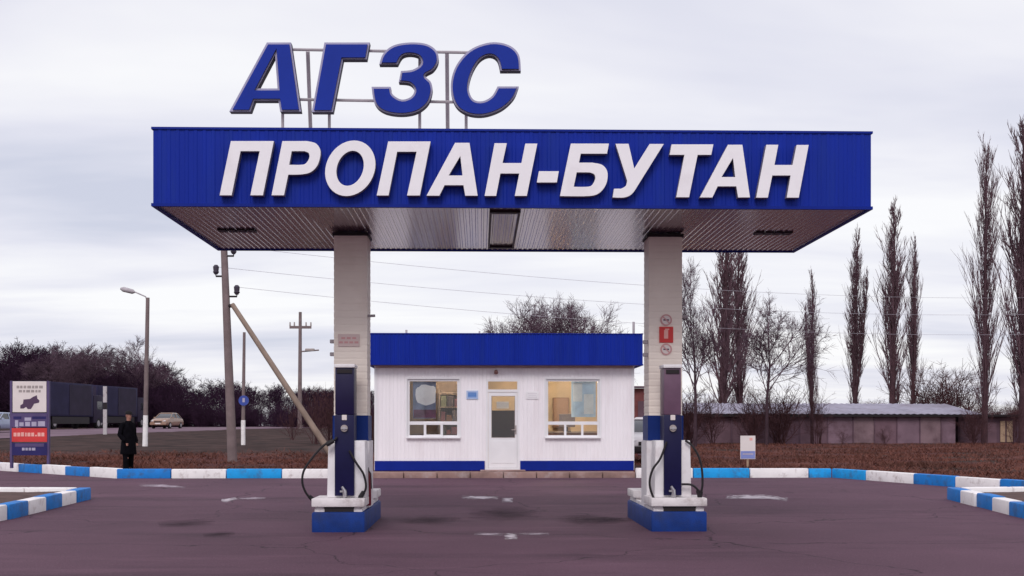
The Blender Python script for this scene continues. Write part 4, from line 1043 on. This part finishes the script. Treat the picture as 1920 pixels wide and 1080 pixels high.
def far_pole():
    Y = 120; x0 = PX(562, Y); zg = land(x0, Y)
    t = thing('power_pole', 'distant pole with a crossarm and a lamp on its right', 'power pole', (x0, Y, zg))
    obj('pole', MB().tube([(x0, Y, zg-.2), (PX(563, Y), Y, PZ(586, Y))], [.22,.15], 8), M_CONC, t, smooth=True)
    obj('crossarm', MB().box(PX(543, Y), PX(584, Y), Y-.10, Y+.02, PZ(617, Y), PZ(612, Y)), M_CONC, t)
    for px_ in (544, 552, 574, 583):
        obj('insulator', MB().tube([(PX(px_, Y), Y-.04, PZ(612, Y)), (PX(px_, Y), Y-.04, PZ(605, Y))], [.08,.06], 8), M_PRINT, t)
    obj('lamp_arm', MB().tube([(x0, Y, PZ(660, Y)), (PX(598, Y), Y, PZ(657, Y))], .07, 6), M_CONC, t)
    obj('lamp_head', MB().obox(P(581, 656, Y), (.9, .3, .26)), M_PRINT, t, bevel=.05)
far_pole()
M_WIRE = mat('wire_grey', (.42,.40,.46), .6)
def wire(a, b, sag, label):
    pts = []
    for i in range(25):
        u = i/24; p = a.lerp(b, u); p.z -= sag*4*u*(1-u); pts.append(p)
    c = pts[0]; o = obj('wire', MB().tube(pts, .007, 4), M_WIRE, loc=c); tag(o, label, 'wire', 'overhead wires')
far = [P(2250, 575, 64), P(2250, 612, 64), P(2250, 545, 64)]
wire(wpts[2], far[2], .9, 'thin overhead wire from the top insulator of the braced pole')
wire(wpts[0], far[0], .9, 'thin overhead wire from the left insulator of the braced pole')
wire(wpts[1], far[1], .9, 'thin overhead wire from the lowest insulator of the braced pole')

M_POSTG = mat('grey_white_paint', (.50,.46,.48), .7, dirt=(.25,.2,.2), dscale=3)
# white banded marker post by the lorries
Y = 84; x0 = PX(197, Y); zg = road_z(Y)-.1
t = thing('marker_post', 'white roadside marker post with black band in front of the lorries', 'post', (x0, Y, zg))
obj('post', MB().box(x0-.12, x0+.12, Y-.06, Y+.06, zg-.1, PZ(768, Y)), M_POSTG, t)
obj('black_band', MB().box(x0-.125, x0+.125, Y-.065, Y+.065, PZ(767, Y), PZ(756, Y)), M_DARK, t)
obj('post_head', MB().box(x0-.12, x0+.12, Y-.06, Y+.06, PZ(755, Y), PZ(725, Y)), M_POSTG, t)

# ------------------------------------------------------------------ vehicles
def wheel(t, x, y, r, w):
    q = MB().tube([(x, y-w/2, r), (x, y-w/2+.02, r), (x, y+w/2-.02, r), (x, y+w/2, r)], [r*.9, r, r, r*.9], 18)
    wo_ = local('wheel', q, M_TYRE, t)
    sd = 1 if y > 0 else -1
    r_ = local('rim', MB().tube([(x, y+sd*(w/2-.03), r), (x, y+sd*(w/2+.008), r)], [r*.62, r*.55], 12), M_CHROME, wo_)
def car(label, loc, rz, col, bumper=None):
    """a small saloon, x forward"""
    t = thing('parked_car', label, 'car', loc, rz=rz)
    m_ = mat('car_paint', col, .3, 0, .05, 2, coat=.5)
    secs = [(-2.02,.45,.78,.70),(-1.95,.32,.90,.78),(-1.45,.28,.95,.81),(-.9,.28,.97,.82),(.3,.28,.97,.82),(.95,.28,.95,.82),(1.6,.28,.86,.79),(1.95,.34,.74,.74),(2.05,.45,.64,.66)]
    q = MB(); q.rings([[(x_,-w,z0+.1),(x_,-w*.9,z0),(x_,w*.9,z0),(x_,w,z0+.1),(x_,w*1.02,(z0+z1)/2),(x_,w*.95,z1-.06),(x_,w*.82,z1),(x_,-w*.82,z1),(x_,-w*.95,z1-.06),(x_,-w*1.02,(z0+z1)/2)] for x_, z0, z1, w in secs])
    body = local('body', q, m_, t)
    cab = [(-1.55,.93,.70),(-.95,1.40,.56),(.15,1.43,.57),(.95,.93,.72)]
    q = MB(); q.rings([[(-1.6,-.73,.93),(1.0,-.73,.93),(1.0,.73,.93),(-1.6,.73,.93)], [(-1.0,-.58,1.36),(.2,-.58,1.37),(.2,.58,1.37),(-1.0,.58,1.36)]]); local('glasshouse', q, M_CARGL, t)
    q = MB(); q.rings([[(-1.05,-.60,1.345),(.24,-.60,1.355),(.24,.60,1.355),(-1.05,.60,1.345)], [(-.95,-.52,1.42),(.12,-.52,1.43),(.12,.52,1.43),(-.95,.52,1.42)]]); local('roof', q, m_, t, bevel=.02)
    for sg in (1, -1):
        for a, b in (((-1.6,.735*sg,.93),(-1.02,.60*sg,1.37)), ((-.45,.735*sg,.93),(-.40,.60*sg,1.37)), ((1.0,.735*sg,.93),(.21,.60*sg,1.37))): local('window_pillar', MB().tube([a, b], .03, 6), m_, t)
        local('headlight', MB().obox((1.97,.55*sg,.66), (.14,.28,.14)), M_CHROME, t, bevel=.03)
        local('tail_light', MB().obox((-1.99,.62*sg,.78), (.08,.2,.16)), M_RED, t, bevel=.02)
        local('mirror', MB().obox((.72,.86*sg,.98), (.12,.16,.11)), m_, t, bevel=.02)
        for wx in (-1.25, 1.25): wheel(t, wx, .74*sg, .30, .19)
    local('bumper', MB().obox((2.03,0,.42), (.14,1.5,.2)), bumper or m_, t, bevel=.03)
    local('bumper', MB().obox((-2.02,0,.45), (.14,1.5,.2)), bumper or m_, t, bevel=.03)
    local('grille', MB().obox((2.03,0,.60), (.06,.7,.12)), M_DARK, t)
    local('number_plate', MB().obox((2.11,0,.45), (.012,.5,.11)), M_SIGNW, t)
    return t
# car beside the booth
Y = 39.5; xx = PX(1215, Y); car('white car parked beside the right end of the kiosk, black bumper', (xx+.15, Y+.1, land(xx, Y)+.0), R(-100), (.62,.58,.60), M_DARK)
ddr = math.atan2(ddir.y, ddir.x)
Y = 112; car('small tan car on the road right of the lorries', (PX(313, Y), Y, road_z(Y)), ddr+math.pi, (.30,.18,.13))
Y = 88; xx = PX(-6, Y); car('pale blue car on the road at the left edge behind the price board', (xx, Y, road_z(Y)), ddr+math.pi, (.33,.38,.52))
def lorry(label, c, L, mcol, mcol2):
    t = thing('lorry', label, 'lorry', (c.x, c.y, road_z(c.y)), 'dark lorries on the road', rz=ddr)
    h0, h1, w = 1.1, 4.0, 1.25; half = L/2
    bx_ = local('cargo_box', MB().box(-half, half-2.3, -w, w, h0, h1), mcol, t, bevel=.03)
    n = 2
    for k in range(n):
        a = -half+.15+k*(L-2.6)/n; b = a+(L-2.6)/n-.28
        for sg in (-1, 1):
            local('side_panel', MB().box(a, b, sg*w-.02 if sg < 0 else w-.005, sg*w+.005 if sg < 0 else w+.02, h0+.12, h1-.15) if False else MB().box(a, b, min(sg*(w-.005), sg*(w+.03)), max(sg*(w-.005), sg*(w+.03)), h0+.12, h1-.15), mcol2 if k else mcol, bx_)
    local('rear_door', MB().box(-half-.03, -half-.002, -w+.08, -.02, h0+.1, h1-.1).box(-half-.03, -half-.002, .02, w-.08, h0+.1, h1-.1), mcol2, bx_)
    local('chassis', MB().box(-half+.1, half-.2, -.5, .5, .55, 1.06), M_DARK, t)
    local('skirt', MB().box(-half+1.6, half-3.0, -w+.03, w-.03, .45, 1.06), M_DARK, t)
    q = MB().prism([(half-2.1,.55),(half,.55),(half+.02,1.6),(half-.2,2.9),(half-.5,3.05),(half-2.1,3.05)], lambda p: (p[0], -1.2, p[1]), lambda p: (p[0], 1.2, p[1]))
    cb = local('cab', q, mcol2, t, bevel=.05)
    local('windscreen', MB().obox((half-.04, 0, 2.2), (.12, 2.1, .85), Matrix.Rotation(R(-9), 3, 'Y')), M_CARGL, cb)
    for sg in (1, -1): local('side_window', MB().box(half-1.4, half-.4, sg*1.2-.012, sg*1.2+.012, 1.75, 2.5), M_CARGL, cb)
    for wx in (-half+1.0, -half+2.1, half-1.1):
        for sg in (1, -1): wheel(t, wx, sg*1.05, .5, .3)
    for sg in (1, -1): local('tail_light', MB().obox((-half-.02, sg*.95, .85), (.05,.3,.14)), M_RED, t)
    return t
def road_pt(px_, Y): return Vector((PX(px_, Y), Y))
lorry('dark navy box lorry on the road just right of the price board', Vector((PX(143, 108.5)-1.25, 108.5)), 11.5, M_LORRY, M_LORRY2)
lorry('farther dark box lorry behind the street lamp, beyond the marker post', Vector((PX(232, 122.5)-1.25, 122.5)), 11.5, M_LORRY, M_LORRY2)

# ------------------------------------------------------------------ sheds on the right
def shed():
    Y = 70; t = thing('long_shed', 'long low shed with pale roof and brown panelled wall behind the dry verge', 'shed', (PX(1560, Y), Y+3, land(PX(1560, Y), Y)))
    edges = [1275,1322,1372,1412,1455,1500,1552,1600,1640,1682,1725,1765,1792]
    for i, (a, b) in enumerate(zip(edges, edges[1:])):
        x0, x1 = PX(a, Y), PX(b, Y); dy = random.uniform(-.04, .04)
        obj('wall_panel', MB().box(x0+.02, x1-.02, Y+dy, Y+.12+dy, land(x0, Y)-.2, PZ(779, Y)), M_SHED[[2,1,1,2,2,1,0,3,1,0,3,0][i]], t)
        obj('wall_post', MB().box(x0-.05, x0+.015, Y-.08, Y+.1, land(x0, Y)-.2, PZ(779, Y)), M_SHED[2], t)
    x0, x1 = PX(1275, Y), PX(1792, Y)
    obj('end_wall', MB().box(x1-.1, x1+.05, Y+.2, Y+6, .2, PZ(779, Y)), M_SHED[2], t)
    obj('back_wall', MB().box(x0, x1, Y+6, Y+6.1, .2, PZ(779, Y)), M_SHED[2], t)
    obj('fascia_board', MB().box(x0-.1, x1+1.3, Y-.34, Y-.28, PZ(780, Y)-.04, PZ(776, Y)), M_DARK, t)
    re = [1270,1345,1405,1470,1545,1620,1690,1755,1838]
    za, zb_ = PZ(776, Y-.3), PZ(757, Y+5)
    for i, (a, b) in enumerate(zip(re, re[1:])):
        x0, x1 = PX(a, Y), PX(b, Y); j = random.uniform(-.02, .03)
        q = MB(); nn = max(3, int((x1-x0)/.35)); vs = []
        for k in range(nn*2+1):
            u = x0+(x1-x0-.01)*k/(nn*2); h_ = .04*(k % 2); vs += [(u, Y-.4, za+h_+j), (u, Y+5, zb_+h_+j), (u, Y+5, zb_+h_+j-.03), (u, Y-.4, za+h_+j-.03)]
        q.add(vs, [f for k in range(nn*2) for f in ((4*k,4*k+4,4*k+5,4*k+1),(4*k+2,4*k+6,4*k+7,4*k+3),(4*k+3,4*k+7,4*k+4,4*k))])
        obj('roof_sheet', q, M_ROOFS, t)
    return t
shed()
def hut():
    Y = 72; x0, x1 = PX(1797, Y), PX(2080, Y); zg = land(PX(1870, Y), Y)
    t = thing('dark_hut', 'dark hut with tan shutters at the right end of the long shed', 'hut', ((x0+x1)/2, Y+2, zg))
    obj('wall', MB().box(x0, x1, Y, Y+4, zg-.2, PZ(782, Y)), M_SHED[2], t)
    obj('roof', MB().box(x0-.3, x1+.3, Y-.5, Y+4.3, PZ(781, Y), PZ(777, Y)), M_DARK, t)
    for a, b in ((1875, 1884), (1887, 1898)): obj('shutter', MB().box(PX(a, Y), PX(b, Y), Y-.06, Y-.01, PZ(829, Y), PZ(789, Y)), M_TAN, t)
    for a, b in ((1800, 1832), (1840, 1868)): obj('door', MB().box(PX(a, Y), PX(b, Y), Y-.05, Y-.005, zg, PZ(792, Y)), M_SHED[1], t)
hut()
def brick_shed():
    Y = 46; x0, x1 = PX(1160, Y), PX(1232, Y); zg = land(x1, Y)
    t = thing('brick_shed', 'red brown shed seen between the kiosk and the right pillar', 'shed', ((x0+x1)/2, Y+2, zg))
    obj('wall', MB().box(x0, x1, Y, Y+3.5, zg-.2, PZ(728, Y)), M_BRICK, t)
    obj('roof', MB().prism([(Y-.2, PZ(727, Y)), (Y+3.7, PZ(722, Y)), (Y+3.7, PZ(719, Y)), (Y-.2, PZ(724, Y))], lambda p: (x0-.15, p[0], p[1]), lambda p: (x1+.15, p[0], p[1])), M_SHED[2], t)
    obj('door', MB().box(PX(1196, Y), PX(1212, Y), Y-.05, Y-.004, zg, PZ(752, Y)), M_SHED[2], t)
brick_shed()

# ------------------------------------------------------------------ trees
rnd = random.Random(11)
def perp(d):
    a = rnd.uniform(0, 2*math.pi); u = d.orthogonal().normalized(); w = d.cross(u).normalized()
    return u*math.cos(a)+w*math.sin(a)
def branch(mb, p, d, L, r, nseg, wob, up, n=3, tip=.35):
    pts = [Vector(p)]; dirs = [d.normalized()]; q = Vector(p); dd = d.normalized()
    for i in range(nseg):
        dd = (dd + perp(dd)*rnd.uniform(0, wob) + Vector((0,0,up))).normalized(); q = q + dd*(L/nseg); pts.append(q.copy()); dirs.append(dd.copy())
    mb.tube(pts, [r*(1-(1-tip)*i/nseg) for i in range(nseg+1)], n, cap=False)
    return pts, dirs
def along(pts, dirs, u):
    f = u*(len(pts)-1); i = min(int(f), len(pts)-2); return pts[i].lerp(pts[i+1], f-i), dirs[i+1]
def spread_tree(H, spread=1.0, twig=.012, dens=1.0, up=.06):
    trunk, crown = MB(), MB()
    th = H*.28; p, d = branch(trunk, (0,0,-.2), Vector((0,0,1)), th+.2, H*.017, 4, .06, .05, 7, .75)
    lead, ld = branch(trunk, p[-1], d[-1], H*.55, H*.0125, 7, .16, .08, 6, .25)
    def rec(pts, dirs, L, r, lvl):
        cnt = [0, 11, 7, 6, 5][lvl]; cnt = max(2, int(cnt*(dens if lvl > 1 else 1)+rnd.random()))
        for k in range(cnt):
            u = rnd.uniform(.12 if lvl == 1 else .2, 1); q, dd = along(pts, dirs, u)
            ang = R(rnd.uniform(24, 55))*spread
            nd = (dd*math.cos(ang)+perp(dd)*math.sin(ang)).normalized()
            l2 = L*rnd.uniform(.45, .75)*(1.15-.45*u); rr = max(twig, r*.5)
            bp, bd = branch(crown, q, nd, l2, rr, [4,4,3,2][lvl-1], .22, up, 3 if lvl > 1 else 4)
            if lvl < 4: rec(bp, bd, l2, rr, lvl+1)
    rec(lead, ld, H*.62, H*.011, 1)
    return trunk, crown
def poplar(H, width=1.0, twig=.013, dens=1.0, fork=False):
    trunk, crown = MB(), MB()
    p, d = branch(trunk, (0,0,-.3), Vector((0,0,1)), H*.96, H*.0145, 10, .03, .05, 7, .12)
    stems = [(p, d, .06, 1.0)]
    if fork:
        q, dd = along(p, d, .2); bp, bd = branch(trunk, q, (dd+Vector((.22,0,0))).normalized(), H*.6, H*.008, 8, .04, .08, 5, .2); stems.append((bp, bd, .1, .6))
    for ps, ds, lo, sc in stems:
        NB = int(88*dens*sc)
        for k in range(NB):
            u = lo + (1-lo)*(k+rnd.random())/NB; q, dd = along(ps, ds, min(u, .995))
            prof = max(.22, min(1, u*3.5+.25)*(1-u)**.55)*sc
            L = H*.29*prof*rnd.uniform(.6, 1.25); a = R(rnd.uniform(8, 21))*width
            nd = (Vector((0,0,1))*math.cos(a)+perp(Vector((0,0,1)))*math.sin(a)).normalized(); nd.normalize()
            bp, bd = branch(crown, q, nd, L, max(twig, H*.0032*prof), 5, .10, .12, 3)
            for j in range(7):
                q2, d2 = along(bp, bd, rnd.uniform(.1, .95)); a2 = R(rnd.uniform(9, 24))
                b2, e2 = branch(crown, q2, (d2*math.cos(a2)+perp(d2)*math.sin(a2)).normalized(), L*rnd.uniform(.25, .5), twig, 3, .12, .14, 3)
                for i in range(3):
                    q3, d3 = along(b2, e2, rnd.uniform(.1, .9)); a3 = R(rnd.uniform(10, 28))
                    branch(crown, q3, (d3*math.cos(a3)+perp(d3)*math.sin(a3)).normalized(), L*rnd.uniform(.12, .26), twig*.8, 2, .1, .12, 3)
    return trunk, crown
def mesh_of(name, mb, m):
    me = bpy.data.meshes.new(name); me.from_pydata(mb.v, [], mb.f); me.materials.append(m); me.shade_smooth(); return me
def hz_(mb): return max(v[2] for v in mb.v)
def tree_kind(pair, mt, mc): return max(hz_(pair[0]), hz_(pair[1])), mesh_of('trunk', pair[0], mt), mesh_of('crown', pair[1], mc)
def plant(name, kind, H0, H, x, y, label, cat, group, rz=None, wx=1.0):
    t = thing(name, label, cat, (x, y, land(x, y)), group, rz if rz is not None else rnd.uniform(0, 6.28)); s = H/kind[0]; t.scale = (s*wx, s*wx, s)
    for nm, me in zip(('trunk', 'crown'), kind[1:]):
        o = bpy.data.objects.new(nm, me); coll.objects.link(o); o.parent = t
    return t
POP = [tree_kind(poplar(18, 1.0, .018, 1.2), M_BARKR, M_TWIGR), tree_kind(poplar(18, .85, .018, 1.15, True), M_BARKR, M_TWIGR), tree_kind(poplar(18, 1.15, .018, 1.25), M_BARKR, M_TWIGR)]
rnd.seed(23)
SPR = [tree_kind(spread_tree(10, 1.0, .012, 1.15), M_BARK, M_TWIG), tree_kind(spread_tree(10, .85, .012, 1.15), M_BARK, M_TWIG), tree_kind(spread_tree(10, 1.2, .012, 1.2), M_BARK, M_TWIG)]
def top(py, Y, x): return PZ(py, Y)-land(x, Y)
for px_, py, Y, k, wx, lab in (
    (1845, 236, 67, 2, .78, 'tall bare poplar in front of the dark hut, left of the edge poplar'),
    (1920, 190, 70, 0, 1.15, 'tallest bare poplar at the right edge of the picture'),
    (1605, 415, 96, 1, .95, 'slim bare poplar behind the shed, just right of the canopy end'),
    (1673, 362, 92, 0, 1.15, 'dense bare poplar behind the shed, left one of the close pair'),
    (1714, 430, 94, 1, .8, 'bare forked poplar behind the shed, right one of the close pair'),
    (1523, 495, 68, 1, .75, 'thin short bare poplar in front of the shed under the canopy corner'),
    (1353, 395, 78, 2, 1.5, 'broad bare poplar beside the right pillar, its top hidden by the canopy'),
    (1388, 420, 80, 0, 1.25, 'bare poplar close right of the broad one beside the right pillar')):
    x = PX(px_, Y); plant('poplar_tree', POP[k], 18, top(py, Y, x), x, Y, lab, 'tree', 'bare poplars behind the verge', wx=wx)
for px_, py, Y, k, wx, lab in (
    (1303, 480, 60, 1, .8, 'bare dark trunked tree directly right of the right pillar'),
    (1437, 535, 64, 0, .95, 'spreading bare tree in front of the shed between poplars'),
    (958, 546, 66, 0, 1.0, 'bare round crowned tree above the kiosk roof, leftmost of three'),
    (1018, 541, 70, 2, 1.0, 'bare round crowned tree above the kiosk roof, middle of three'),
    (1070, 545, 66, 0, .92, 'bare round crowned tree above the kiosk roof, rightmost of three'),
    (266, 628, 140, 1, 1.3, 'bare tree rising over the wood behind the street lamp'),
    (88, 636, 135, 0, 1.5, 'bare tree over the lorries right of the price board'),
    (160, 642, 138, 2, 1.4, 'bare tree over the lorries left of the street lamp')):
    x = PX(px_, Y); plant('bare_tree', SPR[k], 9.2, top(py, Y, x), x, Y, lab, 'tree', 'bare trees round the station', wx=wx)

# thickets: low many stemmed growth
def bush(H, n=10, twig=.014, w=.75):
    mb = MB()
    for i in range(n):
        a = R(rnd.uniform(3, 42)); d = Vector((0,0,1))*math.cos(a)+perp(Vector((0,0,1)))*math.sin(a)
        p, e_ = branch(mb, (rnd.uniform(-.3,.3)*w*H*.3, rnd.uniform(-.3,.3)*w*H*.3, -.1), d, H*rnd.uniform(.6, 1), H*.008, 4, .15, .10, 3)
        for j in range(8):
            q, dd = along(p, e_, rnd.uniform(.15, 1)); a2 = R(rnd.uniform(20, 60)); b, f = branch(mb, q, (dd*math.cos(a2)+perp(dd)*math.sin(a2)), H*rnd.uniform(.18, .4), twig*1.2, 3, .2, .08, 3)
            for k in range(5):
                q2, d2 = along(b, f, rnd.uniform(.1, 1)); a3 = R(rnd.uniform(20, 65)); branch(mb, q2, (d2*math.cos(a3)+perp(d2)*math.sin(a3)), H*rnd.uniform(.08, .2), twig, 2, .2, .05, 3)
    return mb
BU = [bush(5) for _ in range(3)] + [bush(5, 26)]
BUM = [mesh_of('shrub', b, M_THICKB) for b in BU]
import numpy as np
def mass(name, spots, m, label, cat, templates):
    V, Fs, off = [], [], 0
    for (x, y, h, k, wx) in spots:
        b = templates[k]; v = np.array(b[0]); a = rnd.uniform(0, 6.28); s = h/b[2]; ca, sa = math.cos(a), math.sin(a)
        xy = np.stack([(v[:,0]*ca-v[:,1]*sa)*s*wx + x, (v[:,0]*sa+v[:,1]*ca)*s*wx + y, v[:,2]*s + land(x, y)], 1)
        V.append(xy); Fs.append(b[1]+off); off += len(v)
    V = np.concatenate(V); Fs = np.concatenate(Fs)
    me = bpy.data.meshes.new(name); me.vertices.add(len(V)); me.vertices.foreach_set('co', V.astype(np.float32).ravel())
    me.loops.add(Fs.size); me.loops.foreach_set('vertex_index', Fs.astype(np.int32).ravel())
    me.polygons.add(len(Fs)); me.polygons.foreach_set('loop_start', np.arange(0, Fs.size, 4, dtype=np.int32))
    me.update(calc_edges=True); me.validate(); me.materials.append(m); me.shade_smooth()
    o = bpy.data.objects.new(name, me); coll.objects.link(o); o['kind'] = 'stuff'; o['label'] = label
    return o
def tmpl(mb, H): return (np.array(mb.v), np.array([f for f in mb.f if len(f) == 4]), hz_(mb)*.97)
TB = [tmpl(b, 5) for b in BU]
sp_ = [spread_tree(10, 1.0, .026, .72) for _ in range(3)]
def merge(a, b):
    m = MB(); m.v = a.v+b.v; m.f = a.f+[[i+len(a.v) for i in f] for f in b.f]; return m
TT = [tmpl(merge(*s), 9.2) for s in sp_]
prof = [(-120,650),(0,655),(40,640),(120,642),(165,652),(205,672),(250,655),(300,672),(340,692),(420,706),(480,716),(560,722),(640,724),(720,728)]
spots = []
for i in range(150):
    px_ = rnd.uniform(-120, 700); Y = rnd.uniform(142, 185) if px_ < 420 else rnd.uniform(150, 200)
    x = PX(px_, Y); h = (PZ(lerp(px_, prof), Y)-land(x, Y))*rnd.uniform(.72, 1.02); spots.append((x, Y, h, rnd.randrange(3), rnd.uniform(1.0, 1.35)))
mass('far_wood', spots, M_THICK, 'dark bare wood beyond the road on the left', 'wood', TT)
spots = []
for i in range(520):
    px_ = rnd.uniform(-130, 720); Y = rnd.uniform(136, 165)
    x = PX(px_, Y); h = (PZ(lerp(px_, prof)+28, Y)-land(x, Y))*rnd.uniform(.3, 1.0); spots.append((x, Y, h, rnd.randrange(4), rnd.uniform(1.0, 1.4)))
mass('undergrowth', spots, M_THICK, 'dark undergrowth along the foot of the far wood', 'undergrowth', TB)
# brown thickets nearer, each a shrub
def shrub(px_, py, Y, k, lab, wx=1.0, grp='leafless brown shrubs'):
    x = PX(px_, Y); h = PZ(py, Y)-land(x, Y)
    o = bpy.data.objects.new('shrub', BUM[k]); coll.objects.link(o); o.location = (x, Y, land(x, Y)); o.scale = (h/5*wx, h/5*wx, h/5); o.rotation_euler = (0,0,rnd.uniform(0,6))
    tag(o, lab, 'shrub', grp)
for a in ((592, 742, 62, 0, 'leafless brown shrub left of the left pump, behind the brace'), (622, 735, 66, 3, 'leafless brown shrub behind the left pillar'),
          (548, 762, 70, 2, 'leafless brown shrub behind the brace foot, nearest the far power pole'), (697, 762, 50, 3, 'leafless brown shrub between the left pillar and the kiosk wall'),
          (1290, 735, 66, 3, 'leafless shrub at the foot of the dark trunked tree', 1.3), (1335, 745, 67, 1, 'leafless shrub under the broad poplar'),
          (1412, 738, 66, 3, 'leafless shrub left of the spreading tree'), (1462, 728, 67, 3, 'leafless shrub right of the spreading tree', 1.2),
          (1535, 742, 67, 0, 'leafless shrub at the foot of the thin poplar'), (1745, 696, 88, 3, 'rounded leafless shrub behind the shed roof right of the poplar pair', 1.2),
          (1790, 704, 90, 3, 'rounded leafless shrub behind the shed roof left of the tall poplar', 1.3), (1825, 765, 66, 3, 'leafless shrub at the foot of the tall poplar'),
          (1905, 762, 66, 0, 'leafless shrub at the foot of the edge poplar', 1.1), (1660, 800, 66, 1, 'low leafless shrub against the shed wall'), (1580, 806, 67, 2, 'low leafless shrub against the left part of the shed wall')):
    shrub(*a)
spots = []
for i in range(120):
    px_ = rnd.uniform(1180, 2050); Y = rnd.uniform(120, 170); x = PX(px_, Y)
    h = (PZ(748, Y)-land(x, Y))*rnd.uniform(.5, 1.1); spots.append((x, Y, h, rnd.randrange(4), 1.3))
mass('far_thicket', spots, M_THICKB, 'low bare thicket beyond the shed roof', 'thicket', TB)

# dry grass on the verge
gv, gf = [], []
gr = random.Random(5)
cnt = 0
while cnt < 70000:
    Y = 27 + 40*gr.random()**1.7; px_ = gr.uniform(-60, 2000); x = PX(px_, Y)
    if inside(x, Y, COURT) or dist(x, Y, COURT) < .40: continue
    if bx0-.5 < x < bx1+.3 and Y < 39: continue
    cl = .5+.5*math.sin(x*.8+1.3*math.sin(Y*.6))*math.sin(Y*.9+x*.3)
    if gr.random() > .35+.65*cl: continue
    if x < -6 and gr.random() < (Y-41)/9: continue
    z = land(x, Y)-.02; h = gr.uniform(.05, .15)*(.6+.8*cl); a = gr.uniform(0, 6.28); w = .012+.012*gr.random(); lx, ly = gr.gauss(0, .13), gr.gauss(0, .13)
    o = len(gv); gv += [(x-w*math.cos(a), Y-w*math.sin(a), z), (x+w*math.cos(a), Y+w*math.sin(a), z), (x+lx, Y+ly, z+h)]; gf.append((o, o+1, o+2)); cnt += 1
me = bpy.data.meshes.new('dry_grass'); me.from_pydata(gv, [], gf)
me.materials.append(mat('dry_grass', (.150,.060,.047), .95, 0, .35, .5, dirt=(.066,.037,.030), dscale=.3, spec=.1)); 
o = bpy.data.objects.new('dry_grass', me); coll.objects.link(o); o['kind'] = 'stuff'; o['label'] = 'short dry brown grass on the verge behind the kerbs'
